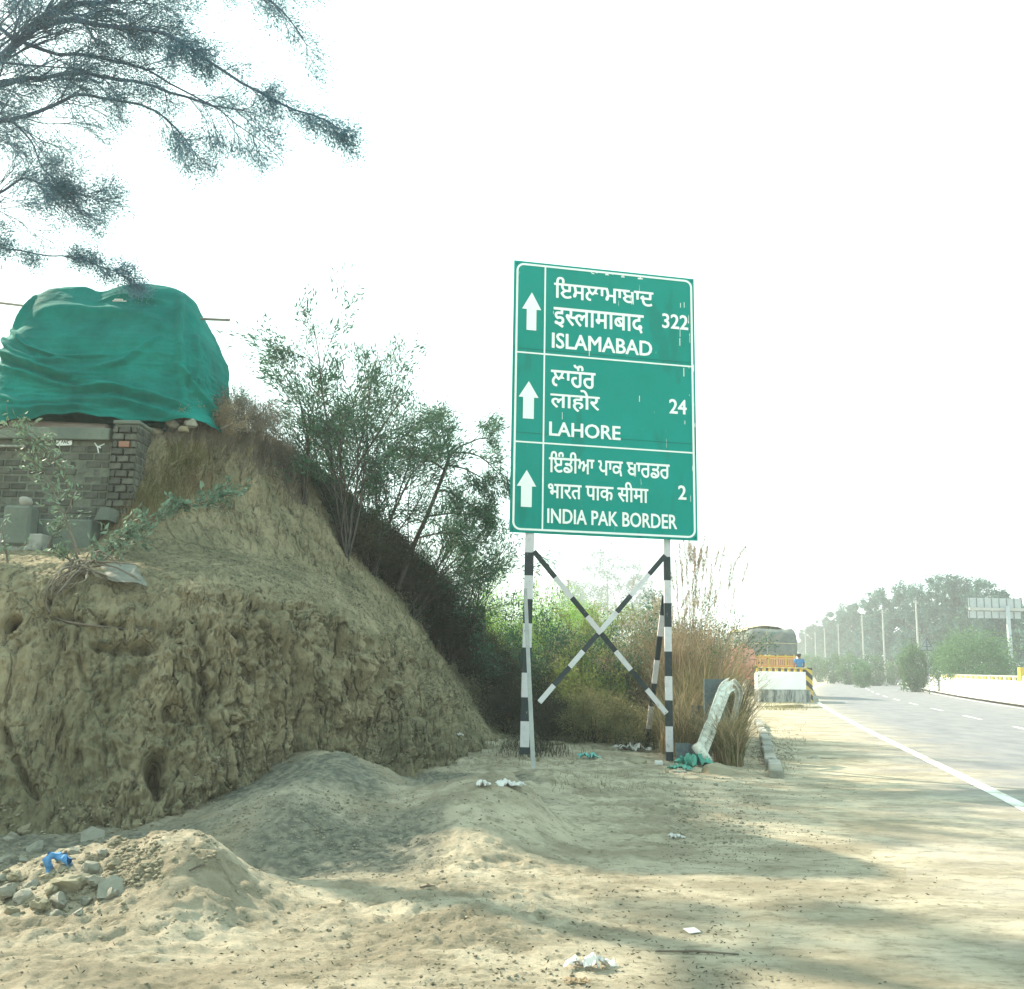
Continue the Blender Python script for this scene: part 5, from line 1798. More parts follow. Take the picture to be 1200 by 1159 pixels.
#PART5
# ------------------------------------------------------------------ mound dressing: dry grass, twigs, leafy cut branches, roots
def surf_scatter(pxs, n, jitter=0):
    out = []
    for _ in range(n):
        x0, y0, x1, y1 = pxs[rnd.randrange(len(pxs))]
        px = rnd.gauss((x0 + x1) / 2, (x1 - x0) / 4); py = rnd.gauss((y0 + y1) / 2, (y1 - y0) / 4)
        d = ray(px, py).normalized()
        h = bvh_m.ray_cast(Vector((0, 0, HC)), d)
        if h[0] is not None: out.append(tuple(h[0] - Vector((0, 0, .02))))
    return np.array(out)


for lab, boxes, n, H, lean, m_, wd in (
    ('patch of short brown dry grass on the slope right of the brick pillar', [(160, 545, 240, 600), (130, 570, 200, 612), (190, 520, 250, 560)], 2600, .20, .8, 'dry_green', .008),
    ('straw coloured grass patch below the red brick pillar', [(128, 590, 190, 622), (200, 548, 262, 590)], 1500, .16, .9, 'dry', .008),
    ('grey matted dry grass over the crest behind the cloth bundle', [(235, 500, 330, 540), (290, 520, 350, 560), (330, 545, 365, 590)], 3200, .30, .9, 'dry_grey', .007),
    ('thin dry grass on the top edge of the mound beside the cloth hem', [(180, 500, 260, 520)], 700, .18, .8, 'dry_grey', .007)):
    B = surf_scatter(boxes, n)
    c = B.mean(0)
    t = thing('grass_patch', lab, 'grass', tuple(c)); blades('blades', B, H, lean, wd, M[m_], t, seg=3)
for i, (px, py, Y, H, lab) in enumerate(((262, 515, 13.6, .55, 'grey leafless twiggy shrub at the mound crest right of the cloth'), (298, 520, 14.2, .6, 'second grey twiggy shrub along the mound crest'), (330, 545, 15.0, .6, 'grey twiggy shrub where the crest starts to fall away'), (240, 500, 13.3, .4, 'small brown twiggy shrub touching the right hem of the cloth'))):
    p = W(px, py, Y); z = drop(p.x, p.y)
    shrub(lab, p.x, p.y, z, H, 1.2, 26, 'dry_grey' if i < 3 else 'dry', .035, .008, 4, .04, seed=140 + i, r0=.006, name='twiggy_shrub', cat='shrub', bm_='dry_grey')


def leafy(lab, path, n, L, sp, nm='leafy_branch', m_='leaf_broad', side=.18, nt=14, r0=.012):
    """a broad leaved branch along a path of world points with side twigs"""
    t = thing(nm, lab, 'plant', tuple(path[0]))
    P = catmull1(np.array([tuple(p) for p in path]), 20)
    mb = MB(); mb.tube(P.tolist(), [r0 * (1 - .75 * i / 19) for i in range(20)], 6, caps=False)
    mb.build('stem', M['twig'], t, True)
    tb = MB(); cen_ = []; dr = []
    for k in range(nt):
        i = rnd.randrange(3, 20); q = Vector(P[i]); d = Vector(P[min(19, i + 1)] - P[max(0, i - 1)]).normalized()
        e = Vector((rnd.gauss(0, 1), rnd.gauss(0, 1), rnd.gauss(.3, .8))).normalized()
        dd_ = (d * .6 + e * .8).normalized()
        l = side * rnd.uniform(.5, 1.3)
        pts = [q + dd_ * l * f + Vector((0, 0, -.12 * l * f * f)) for f in (0, .4, .7, 1)]
        tb.tube(pts, [.004, .003, .0025, .002], 3, caps=False)
        for _ in range(max(1, n // nt)):
            f = rnd.uniform(.1, 1.05); cen_.append(q + dd_ * l * f + Vector((rnd.gauss(0, 1), rnd.gauss(0, 1), rnd.gauss(0, 1))) * sp * .4); dr.append((dd_ + Vector((rnd.gauss(0, 1), rnd.gauss(0, 1), rnd.gauss(0, .6))) * .6).normalized())
    tb.build('twigs', M['twig'], t)['kind'] = 'stuff'
    leaves('foliage', np.array([tuple(c) for c in cen_]), L, L * .36, M[m_], t, np.array([tuple(c) for c in dr]), fold=.25)
    return t


leafy('cut leafy branch lying on the mound slope below the grass patch', [W(110, 668, 10.1), W(140, 640, 10.5), W(170, 618, 10.9), W(200, 600, 11.1), W(235, 590, 11.4), W(262, 580, 11.8)], 520, .10, .07, nt=44, side=.30)
leafy('second cut branch with grey green leaves resting across the mound edge', [W(92, 668, 10.0), W(120, 650, 10.2), W(150, 622, 10.5), W(185, 605, 10.9), W(215, 592, 11.1)], 340, .09, .06, nt=22, side=.2)
leafy('leafy sprig sagging over the lip above the tangle of roots', [W(92, 665, 9.8), W(80, 655, 9.8), W(66, 648, 9.75), W(50, 650, 9.7)], 90, .075, .05, nt=14, side=.16)
leafy('bare forked twig rising from the root tangle on the lip', [W(94, 662, 9.75), W(86, 640, 9.8), W(78, 625, 9.85)], 6, .04, .03, nt=3, side=.1)
leafy('leafy shoot standing in front of the brick wall', [W(93, 650, 10.6), W(78, 610, 10.7), W(66, 585, 10.8), W(58, 560, 10.9), W(40, 542, 11.0)], 170, .085, .08, nt=26, side=.3)
leafy('tall leafy shoot leaning across the name plate on the brick wall', [W(72, 612, 11.2), W(84, 585, 11.2), W(70, 550, 11.1), W(54, 530, 11.0), W(30, 512, 10.9), (W(5, 500, 10.9))], 190, .08, .09, nt=28, side=.3)
leafy('drooping leafy spray over the left end of the wall', [W(-40, 520, 11), W(-10, 505, 11), W(15, 500, 11), W(38, 508, 11), W(52, 520, 11)], 150, .08, .08, nt=22, side=.28)
leafy('low leafy sprig at the left edge of the terrace', [W(10, 665, 10), W(6, 640, 10), W(2, 618, 10.1)], 50, .07, .06, nt=8, side=.2)
leafy('small leafy plant before the plinth', [W(55, 645, 11), W(62, 628, 11), W(75, 615, 11)], 70, .07, .06, nt=12, side=.2)
# root tangle
rt = thing('root_tangle', 'tangle of dry grey roots on the lip of the cut earth', 'roots', tuple(W(85, 670, 9.8)))
for k in range(26):
    a = W(rnd.uniform(84, 112), rnd.uniform(655, 672), rnd.uniform(9.65, 9.9))
    b = W(rnd.uniform(50, 90), rnd.uniform(680, 705), rnd.uniform(9.4, 9.6)) if k % 3 else W(rnd.uniform(100, 170), rnd.uniform(660, 688), rnd.uniform(9.6, 9.8))
    m_ = a.lerp(b, .5) + Vector((rnd.gauss(0, .05), -.05, rnd.gauss(.03, .05)))
    mb = MB(); mb.tube(catmull1(np.array([tuple(a), tuple(m_), tuple(b)]), 9).tolist(), [.016 * rnd.uniform(.3, 1) * (1 - .08 * i) for i in range(9)], 5)
    mb.build('root', M['twig'] if k % 2 else M['dry_grey'], rt, True)
# crumpled plastic sheet caught on the lip
def sheet(name, lab, corners, n, amp, m_, cat, freq=7, seed=1, thick=0):
    A, B, D, E_ = [np.array(c) for c in corners]
    V = []
    for i in range(n):
        for j in range(n):
            u, v = i / (n - 1), j / (n - 1)
            V.append(A * (1 - u) * (1 - v) + B * u * (1 - v) + D * u * v + E_ * (1 - u) * v)
    V = np.array(V)
    nrm = np.cross(B - A, E_ - A); nrm /= np.linalg.norm(nrm)
    V = V + nrm * (fbm(V * freq, 3, seed, .6, ridged=True) * amp)[:, None] + (np.stack([vnoise(V * freq, seed + 5), vnoise(V * freq, seed + 6), vnoise(V * freq, seed + 7)], 1)) * amp * .8
    o = link(name, np_mesh(name, V, grid_faces(n, n)), M[m_])
    return tag(o, lab, cat)
sheet('plastic_sheet', 'crumpled grey plastic sheet pinned on the lip of the mound', [W(112, 662, 9.95), W(160, 660, 10.1), W(172, 684, 9.75), W(128, 680, 9.65)], 26, .025, 'sheet_grey', 'plastic sheet', 4, 3)
p = hit(60, 705)
mb = MB()
Pc = [hit(*q) + Vector((0, -.02, 0)) for q in ((57, 690), (56, 712), (72, 726), (100, 732), (140, 736), (178, 737))]
mb.tube(catmull1(np.array([tuple(q) for q in Pc]), 30).tolist(), .012, 6)
tag(mb.build('root', M['twig'], smooth=True), 'long buried root curving across the cut earth face', 'root')

# ------------------------------------------------------------------ rubble, clods, pebbles, litter
k = 0
named = {(85, 1041): ('stone', .10, 'stone', 'largest pale rounded stone in the rubble by the blue plastic'), (100, 1000): None}
ST = [(85, 1041, .115), (28, 1012, .07), (12, 985, .09), (30, 975, .08), (8, 1050, .09), (28, 1053, .08), (48, 1062, .075), (70, 1060, .07), (40, 996, .09), (18, 1030, .06), (106, 1022, .085), (112, 1036, .06), (60, 1045, .055), (100, 1058, .05), (130, 1050, .05), (135, 1015, .06), (4, 1010, .07), (86, 1000, .06), (54, 1030, .05), (66, 1074, .05), (92, 1072, .04), (14, 1070, .06), (120, 1003, .05), (36, 1040, .055), (75, 1020, .05), (2, 1032, .06)]
for i, (px, py, r_) in enumerate(ST):
    r_ = r_ * (.85 if i == 0 else .78)
    p = hit(px, py)
    me = rock_mesh('stone', r_, 40 + i, (1.15, .9, .75), 3, amp=.55)
    o = link('stone', me, M['stone'] if i % 3 else M['clod'], None, False)
    o.location = p + Vector((0, 0, r_ * .25)); o.rotation_euler = (rnd.uniform(-.3, .3), rnd.uniform(-.3, .3), rnd.uniform(0, 6))
    hor = 'by the frame edge' if px < 16 else 'left of blue plastic' if px < 52 else 'close to blue plastic' if px < 80 else 'right of blue plastic'
    ver = 'at the rubble back' if py < 1005 else 'in mid rubble' if py < 1036 else 'at the rubble front'
    szw = 'larger' if r_ >= .08 else 'mid-sized' if r_ >= .06 else 'small'
    tag(o, 'largest pale rounded stone in the rubble, right below the blue plastic' if i == 0 else szw + (' grey stone' if i % 3 else ' brown earthy stone') + ' ' + ver + ', ' + hor, 'stone', None if i == 0 else 'stones heaped round the blue plastic')
_g = {}
for o in bpy.data.objects:
    if o.get('group') == 'stones heaped round the blue plastic': _g.setdefault(o['label'], []).append(o)
for lb, os_ in _g.items():
    if len(os_) > 1:
        for q, o in enumerate(sorted(os_, key=lambda o: o.location.x)):
            o['label'] = ('left', 'second', 'third', 'fourth', 'fifth')[q] + (' of the ' if q == 0 else ' from left of ') + ('two ', 'three ', 'four ', 'five ')[len(os_) - 2] + lb.replace('stone ', 'stones ')
# flat slab shards
for (px, py, lab) in ((133, 1050, 'flat pale slab shard propped right of the rubble stones'), (108, 985, 'thin upright slab shard leaning at the back of the rubble')):
    p = hit(px, py)
    mb = MB(); mb.prism([Vector((-.09, 0, -.02)), Vector((.10, 0, 0)), Vector((.08, .02, .11)), Vector((-.03, .01, .14)), Vector((-.10, 0, .07))], (0, .03, .01))
    o = mb.build('slab_shard', M['stone']); o.location = p; o.rotation_euler = (-.7, .1, rnd.uniform(-.4, .4)); tag(o, lab, 'slab')


def crumple(name, lab, px, py, r_, m_, cat, seed, squash=(1.3, .8, .45), dz=0.3):
    p = hit(px, py)
    me = rock_mesh(name, r_, seed, squash, 4, amp=.9)
    o = link(name, me, M[m_]); o.location = p + Vector((0, 0, r_ * squash[2] * dz)); o.rotation_euler = (rnd.uniform(-.2, .2), rnd.uniform(-.2, .2), rnd.uniform(0, 6))
    return tag(o, lab, cat)
# blue plastic: a crumpled loop
p = hit(66, 1018)
V = []
for i in range(28):
    a = math.pi * 1.35 * i / 27 - .25
    for j in range(8):
        b_ = 2 * math.pi * j / 8
        rr_ = .030 * (1 + .5 * math.sin(3 * a + j))
        V.append((math.cos(a) * (.075 + rr_ * math.cos(b_)), rr_ * math.sin(b_) * 1.3, .03 + math.sin(a) * (.075 + rr_ * math.cos(b_))))
V = np.array(V + []) ; V = V + np.stack([vnoise(V * 30, 1), vnoise(V * 30, 2), vnoise(V * 30, 3)], 1) * .014
o = link('plastic_wrapper', np_mesh('plastic_wrapper', V, grid_faces(28, 8)), M['bag_blue']); o.location = p; o.scale = (.8, .8, .8)
tag(o, 'crumpled blue plastic wrapper in a loop on the left rubble', 'litter')
def bag(lab, px, py, w, m_, seed, aspect=.5, hgt=.35):
    """thin torn bag: a crumpled sheet lying on the ground"""
    p = hit(px, py); a_ = rnd.uniform(-.4, .4); ca, sa = math.cos(a_), math.sin(a_)
    n = 24; V = []
    for i in range(n):
        for j in range(n):
            u, v = i / (n - 1) - .5, j / (n - 1) - .5
            rr_ = 1 + .35 * math.sin(5 * math.atan2(v, u) + seed) + .2 * math.sin(9 * math.atan2(v, u) + seed * 2)
            V.append((u * w * rr_, v * w * aspect * rr_, 0))
    V = np.array(V)
    V[:, 2] = w * hgt * (np.abs(fbm(V * 4 / w + seed, 4, seed, .6, ridged=True)) * .8) * (1 - (np.abs(V[:, 0]) / w) ** 2) + .008
    V = V @ np.array([[ca, sa, 0], [-sa, ca, 0], [0, 0, 1]])
    o = link('plastic_bag', np_mesh('plastic_bag', V, grid_faces(n, n)), M[m_]); o.location = p
    return tag(o, lab, 'litter')
bag('torn white plastic bag lying in the foreground dirt', 692, 1134, .20, 'bag_white', 3, .45, .45)
bag('white scrap of plastic on the bare shoulder left of the tracks', 791, 983, .13, 'bag_white', 5, .6, .5)
bag('teal plastic bag on the dirt between the sign posts', 690, 889, .30, 'bag_teal', 7, .6, .5)
bag('large crumpled white rag under the crossed braces', 741, 880, .48, 'bag_white', 9, .5, .45)
bag('grey white crumpled sheet behind the dirt hump near the front prop', 591, 922, .28, 'bag_white', 11, .5, .35)
bag('small white bag beside the left hump of dirt', 566, 922, .10, 'bag_white', 13, .8, .9)
bag('tiny white scrap at the tail of the mound', 538, 863, .12, 'bag_white', 15, .8, .6)
bag('greenish net bag heaped below the short steel stubs', 812, 898, .42, 'net_green', 17, .8, .75)
bag('second greenish bag spilling toward the dirt from the net', 797, 902, .28, 'net_green', 19, .8, .5)
bag('brown torn scrap at the bottom edge near the white bag', 677, 1152, .10, 'dry', 21, .6, .3)
p = hit(811, 1092); mb = MB(); mb.box((0, 0, .008), (.075, .085, .006), bev=.001); o = mb.build('paper', M['bag_white']); o.location = p; o.rotation_euler = (.06, -.04, .3)
tag(o, 'small square of white paper on the sandy shoulder', 'paper')
p = hit(772, 897); mb = MB(); mb.box((0, 0, .04), (.13, .06, .07), bev=.01); o = mb.build('carton', M['bag_white']); o.location = p; tag(o, 'small white carton near the foot of the right sign post', 'litter')
for i, (px, py, r_, m_, lab) in enumerate(((840, 906, .26, 'clod', 'low mound of grey earth before the guard rail'), (955, 889, .10, 'stone', 'dark loose rock alone on the bare shoulder'), (650, 872, .13, 'clod', 'lump of earth behind the left sign post'), (746, 893, .16, 'clod', 'clump of root bound earth under the rag'), (783, 898, .12, 'stone', 'grey rock between the sign post and the stubs'), (796, 905, .09, 'stone', 'small rock in front of the green net bag'))):
    p = hit(px, py); me = rock_mesh('rock', r_, 90 + i, (1.3, .9, .5), 3, amp=.4)
    o = link('rock', me, M[m_], None, False); o.location = p; tag(o, lab, 'rock')
# sticks
for i, (a, b, lab) in enumerate((((768, 1117), (866, 1121), 'long dry stick in the foreground right of the torn bag'), ((945, 889), (982, 890), 'thin stick beside the loose rock on the shoulder'), ((492, 1042), (510, 1040), 'short dark stick between the two dirt humps'), ((222, 1022), (240, 1015), 'dark twig on the near hump flank'))):
    p, q = hit(*a), hit(*b); mb = MB(); m_ = p.lerp(q, .5) + Vector((0, .02, .015))
    mb.tube([p + Vector((0, 0, .01)), m_, q + Vector((0, 0, .012))], [.006, .007, .004], 5); tag(mb.build('stick', M['twig']), lab, 'stick')


def scatter_rocks(name, lab, boxes, n, r0, r1, m_, both=True):
    """many small irregular chips joined as one"""
    base = []
    for s_ in range(6):
        bm = bmesh.new(); bmesh.ops.create_icosphere(bm, subdivisions=1, radius=1)
        P = np.array([v.co[:] for v in bm.verts]); F = [[v.index for v in f.verts] for f in bm.faces]; bm.free()
        P = P * (1 + nr.uniform(-.35, .35, (len(P), 1))); P[:, 2] *= .6
        base.append(P)
    F = np.array(F); V = []; FF = []; o_ = 0
    for _ in range(n):
        x0, y0, x1, y1 = rnd.choice(boxes)
        p = hit(rnd.uniform(x0, x1), rnd.uniform(y0, y1))
        if p.y > 40: continue
        r_ = r0 * (r1 / r0) ** (rnd.random() ** 2.5)
        a_ = rnd.uniform(0, 6.28); ca, sa = math.cos(a_), math.sin(a_)
        P = rnd.choice(base) * r_ @ np.array([[ca, sa, 0], [-sa, ca, 0], [0, 0, 1]])
        V.append(P + np.array(p) + [0, 0, r_ * .15]); FF.append(F + o_); o_ += len(P)
    o = link(name, np_mesh(name, np.concatenate(V), np.concatenate(FF)), M[m_])
    return tag(o, lab, name.replace('_', ' '), None, 'stuff')
scatter_rocks('gravel', 'blue grey crumbled chips in the hollow at the mound foot', [(200, 880, 480, 950), (250, 930, 440, 1000), (340, 930, 520, 1030), (430, 870, 560, 900)], 6000, .003, .016, 'gravel')
scatter_rocks('clods', 'loose clods and chips over the left debris slope', [(0, 940, 260, 1010), (0, 1000, 150, 1070), (120, 980, 190, 1040)], 2200, .004, .022, 'clod')
scatter_rocks('clods', 'crumbs of dry earth stuck on the cut face', [(0, 660, 520, 900), (250, 520, 520, 860)], 2500, .004, .020, 'cliff')
scatter_rocks('pebbles', 'scattered pebbles and crumbs over the dirt and shoulder', [(0, 1040, 1200, 1159), (500, 900, 1200, 1159), (300, 980, 900, 1159), (800, 840, 1000, 1000)], 3600, .003, .014, 'clod')
scatter_rocks('gravel', 'dark broken chips along the shoulder beside the kerb', [(885, 850, 940, 900), (780, 900, 900, 990), (880, 870, 930, 890)], 1300, .006, .035, 'gravel')
# leaf litter: small dark flecks
cc = []
for _ in range(2000):
    bx = rnd.choice([(0, 1040, 900, 1159), (450, 930, 1000, 1159), (780, 930, 900, 1010), (520, 880, 900, 940), (800, 1000, 1200, 1159), (900, 900, 1100, 1000)])
    p = hit(rnd.uniform(bx[0], bx[2]), rnd.uniform(bx[1], bx[3]))
    if p.y < 25: cc.append(tuple(p + Vector((0, 0, .006))))
nr_ = len(cc)
d = nr.normal(size=(nr_, 3)); d[:, 2] *= .12; d /= np.linalg.norm(d, axis=1)[:, None]
leaves('leaf_litter', np.array(cc), .030, .008, M['brush'], None, d)
tag(bpy.data.objects['leaf_litter'], 'dry leaf bits and straw scattered over the dirt', 'leaf litter')
B = np.array([tuple(hit(rnd.uniform(x0, x1), rnd.uniform(y0, y1))) for (x0, y0, x1, y1) in [(560, 870, 680, 900), (640, 905, 780, 930), (840, 885, 940, 905), (900, 845, 945, 862), (900, 865, 945, 875)] * 130])
o = blades('ground_grass', B, .10, .9, .006, M['dry_green'], None, seg=3); tag(o, 'thin low dry grass on the bare dirt by the sign', 'grass')
o.name = 'ground_grass'
B = np.array([tuple(hit(rnd.gauss(625, 22), rnd.uniform(872, 888))) for _ in range(900)])
p = G(918, 829); me = rock_mesh('earth_bank', 1.0, 77, (1.35, .9, .16), 4, amp=.3); me.transform(Matrix.Translation(p + Vector((0, .3, 0)))); tag(link('earth_bank', me, M['dirt'], None, True), 'low grassy bank of earth at the foot of the white culvert wall', 'earth bank')
B2 = np.array([tuple(G(rnd.gauss(918, 15), rnd.uniform(824, 833), .06)) for _ in range(900)])
t2 = thing('grass_patch', 'thin olive grass on the bank below the culvert wall', 'grass', tuple(B2.mean(0))); blades('blades', B2, .16, .8, .012, M['dry_green'], t2, seg=3)
t = thing('grass_tuft', 'low dark weeds round the foot of the left sign post', 'weeds', tuple(B.mean(0))); blades('blades', B, .22, .8, .007, M['brush'], t, seg=3)

# ------------------------------------------------------------------ median: white wall, railing, bushes
mw = thing('median_wall', 'long white median wall with a low railing at the right edge', 'wall', tuple(road_pt(s_at_y(55, 10), 10.3)) + (0,))
def s_for_px(px, off, Y0=40, Y1=120):
    lo, hi = Y0, Y1
    for _ in range(40):
        m_ = (lo + hi) / 2; x, y = road_pt(s_at_y(m_, off), off)
        p = CAMR.transposed() @ Vector((x, y, 1 - HC)); u = CX + FPX * p.x / -p.z
        if u > px: lo = m_
        else: hi = m_
    return s_at_y(lo, off)
s1_ = s_for_px(1088, 9.9); s0_ = s_at_y(16, 9.9)
nseg = 30
ss = np.linspace(s0_, s1_, nseg)
xa, ya_ = road_pt(ss, 9.85); xb_, yb_ = road_pt(ss, 10.15)
zT = 1.22
V = np.stack([np.stack([xa, ya_, np.full(nseg, 0.0)], 1), np.stack([xa, ya_, np.full(nseg, zT)], 1), np.stack([xb_, yb_, np.full(nseg, zT)], 1), np.stack([xb_, yb_, np.full(nseg, 0.0)], 1)], 1)
F = [(i * 4 + k, i * 4 + k + 1, i * 4 + k + 5, i * 4 + k + 4) for i in range(nseg - 1) for k in range(3)] + [(3, 2, 1, 0), ((nseg - 1) * 4, (nseg - 1) * 4 + 1, (nseg - 1) * 4 + 2, (nseg - 1) * 4 + 3)]
mb = MB(); mb.add(V.reshape(-1, 3), F); mb.build('parapet', M['wall_white'], mw)
s = s1_ - .3; k = 0
while s > s0_ + 12:
    x, y = road_pt(s, 10.0); b_ = MB(); b_.box((x, y, zT + .09), (.12, .16, .18), bev=.01); b_.build('baluster', M['yellow'] if k % 2 else M['straw'], mw); s -= 1.1; k += 1
xa, ya_ = road_pt(np.linspace(s1_, s0_, 60), 10.0)
mb = MB(); mb.tube([(x, y, zT + .22) for x, y in zip(xa, ya_)], .055, 6); mb.build('handrail', M['concrete'], mw)
x, y = road_pt(s_for_px(1196, 9.9, 20, 70), 10.0)
mb = MB(); mb.box((x, y, .95), (.3, .3, 1.9), bev=.02); mb.build('pillar', M['yellow'], mw)


def leaf_ball(cx_, cy_, cz_, rx, ry, rz, n, r_=None):
    """leaf positions gathered in uneven clumps through a crown volume"""
    nc = max(10, int(n / 60))
    d = nr.normal(size=(nc, 3)); d /= np.linalg.norm(d, axis=1)[:, None]
    rad = nr.uniform(.35, 1, nc) ** .45 * nr.uniform(.82, 1.1, nc)
    cc_ = d * rad[:, None]
    i = nr.integers(0, nc, n)
    P = cc_[i] + nr.normal(size=(n, 3)) * (.12 + .06 * nr.uniform(size=(n, 1)))
    return P * [rx, ry, rz] + [cx_, cy_, cz_]


def bush(lab, px, pyt, pyb, w, Y, n, L, m_, name='bush', g=None, solid=True):
    p = W(px, pyb, Y); top = W(px, pyt, Y).z; hw = w / 2 * Y / FPX
    t = thing(name, lab, 'bush', (p.x, Y, 0), g)
    h = top
    cen_ = leaf_ball(p.x, Y + hw * .3, h * .50, hw, hw * .9, h * .52, n)
    cen_ = cen_[cen_[:, 2] > .02]
    leaves('foliage', cen_, L, L * .5, M[m_], t)
    mb = MB()
    for k in range(7):
        a = k * .9; branch(mb, (p.x + math.cos(a) * .1, Y + hw * .3, -.05), (math.cos(a) * .5, math.sin(a) * .5, 1), h * .8, .04, 1, [], rnd, .3, 0, (0, 4), .5, (5, 4, 3), .8)
    mb.build('stems', M['twig'], t)
    return t
bush('big rounded green bush behind the white median wall at the right edge', 1152, 741, 795, 88, 71, 15000, .17, 'leaf_bush')
bush('medium green bush left of the big rounded one behind the white wall', 1112, 757, 796, 46, 80, 6000, .17, 'leaf_bush')
bush('dense bush on the median just before the end of the white wall', 1073, 756, 801, 34, 81, 6500, .18, 'leaf_bush')
bush('small dark green bush beside the left of two near light poles', 1012, 773, 797, 22, 98, 2600, .20, 'leaf_bush')
for i, (px, pt_, w, Y, od) in enumerate(((1025, 768, 30, 112, 'nearest'), (998, 766, 30, 118, 'second'), (978, 767, 28, 128, 'third'), (960, 766, 26, 140, 'fourth'), (946, 768, 20, 155, 'farthest'))):
    bush(od + ' bush of the dull green median hedge beyond the truck', px, pt_, 794, w, Y, 2600, .26, 'leaf_bush', g='median hedge bushes')
bush('low dull bush at the far side road edge right of the hedge', 1050, 770, 796, 26, 120, 1800, .26, 'leaf_bush')

# ------------------------------------------------------------------ light poles, warning sign, gantry
for i, (px, pt_, Y, od) in enumerate(((1073, 703, 100, 'nearest'), (1034, 715, 117, 'second'), (1010, 720, 130, 'third'), (982, 731, 153, 'fourth'), (966, 736, 170, 'fifth'), (955, 741, 188, 'sixth'), (943.5, 744, 205, 'farthest'))):
    p = W(px, pt_, Y); t = thing('light_pole', od + ' pale pole of the row along the median', 'pole', (p.x, Y, 0), 'pale poles along the median')
    mb = MB(); mb.tube([(p.x, Y, -.1), (p.x, Y, p.z * .5), (p.x, Y, p.z)], [.13, .11, .08], 8); mb.build('shaft', M['pole'], t)
    mb = MB(); mb.box((p.x, Y, .15), (.5, .5, .3), bev=.03); mb.build('base', M['concrete'], t)
    mb = MB(); mb.box((p.x, Y, p.z - .25), (.45, .08, .08)); mb.build('cross_arm', M['pole'], t)
p = W(1086, 756, 74); wsn = thing('warning_sign', 'triangular warning sign seen from its dark back on the median', 'road sign', (p.x, 74, 0))
zc = p.z
tri = [Vector((p.x - .52, 74, zc - .38)), Vector((p.x + .52, 74, zc - .38)), Vector((p.x, 74, zc + .54))]
mb = MB()
for a, b in zip(tri, tri[1:] + tri[:1]): mb.tube([a, b], .035, 6)
mb.build('frame', M['blue_steel'], wsn)
mb = MB(); mb.prism([v + Vector((0, .03, 0)) for v in tri], (0, .008, 0)); mb.build('plate', M['gantry'], wsn)
mb = MB(); mb.tube([(p.x, 73.96, -.1), (p.x, 73.96, zc + .45)], .04, 8); mb.build('post', M['blue_steel'], wsn)
mb = MB(); mb.tube([(p.x - .3, 73.96, zc - .1), (p.x + .3, 73.96, zc - .1)], .025, 6); mb.build('strap', M['blue_steel'], wsn)
gt = thing('gantry_sign', 'cantilever overhead road sign seen from behind at the far right', 'road sign', tuple(W(1178, 790, 92))[:2] + (0,))
Yg = 92
def gp(px, py): return W(px, py, Yg)
for (y0_, y1_) in ((701.5, 711.5), (717, 724)):
    a, b = gp(1135.5, y1_), gp(1197.5, y0_)
    mb = MB(); mb.box(((a.x + b.x) / 2, Yg + .06, (a.z + b.z) / 2), (b.x - a.x, .04, b.z - a.z)); pn = mb.build('panel', M['gantry'], gt)
    for k in range(8):
        x = a.x + .05 + (b.x - a.x - .1) * k / 7; m_ = MB(); m_.box((x, Yg + .0, (a.z + b.z) / 2), (.06, .08, b.z - a.z + .1)); m_.build('rib', M['blue_steel'], pn)
a, b = gp(1135, 713.5), gp(1199, 713.5); mb = MB(); mb.box(((a.x + b.x) / 2, Yg - .12, a.z), (b.x - a.x, .22, .26), bev=.02); mb.build('beam', M['pole'], gt)
a = gp(1178.5, 713); mb = MB(); mb.tube([(a.x, Yg - .35, -.1), (a.x, Yg - .35, a.z + .2)], [.22, .18], 14); mb.build('column', M['gantry'], gt, True)

# ------------------------------------------------------------------ far trees


def far_tree(lab, px, pyt, w, Y, n, L, m_='leaf_far', g='trees of the roadside row', name='tree', trunk=.3, crown_lo=.10):
    p = W(px, pyt, Y); H = p.z; hw = w * .62 * Y / FPX
    t = thing(name, lab, 'tree', (p.x, Y, 0), g)
    mb = MB(); tips = []
    mb.tube([(p.x, Y, -.2), (p.x + rnd.gauss(0, .1), Y, H * .35), (p.x + rnd.gauss(0, .3), Y, H * .75)], [trunk, trunk * .75, trunk * .3], 8)
    mb.build('trunk', M['bark'], t)
    tb = MB()
    for k in range(9):
        z = H * rnd.uniform(.25, .7); a = rnd.uniform(0, 6.28)
        branch(tb, (p.x, Y, z), (math.cos(a), math.sin(a), .8), H * .28, trunk * .3, 2, tips, rnd, .3, 0, (0, 0, 4), .5, (5, 4, 3), .7)
    tb.build('limbs', M['bark'], t)
    cs = []
    nl = 22
    zc_, rz_ = H * .54, H * .46
    for k in range(nl):
        d = np.array([rnd.gauss(0, 1), rnd.gauss(0, 1), rnd.gauss(0, 1)]); d /= np.linalg.norm(d)
        rr_ = rnd.uniform(.35, .72)
        lr = hw * rnd.uniform(.30, .46)
        cs.append(leaf_ball(p.x + d[0] * rr_ * hw, Y + d[1] * rr_ * hw, zc_ + d[2] * rr_ * rz_, lr, lr, min(lr, rz_ * .4) * rnd.uniform(.8, 1.1), n // nl))
    cs.append(leaf_ball(p.x, Y, H * .87, hw * .5, hw * .5, H * .12, n // 8))
    leaves('foliage', np.concatenate(cs), L, L * .55, M[m_], t)
    return t


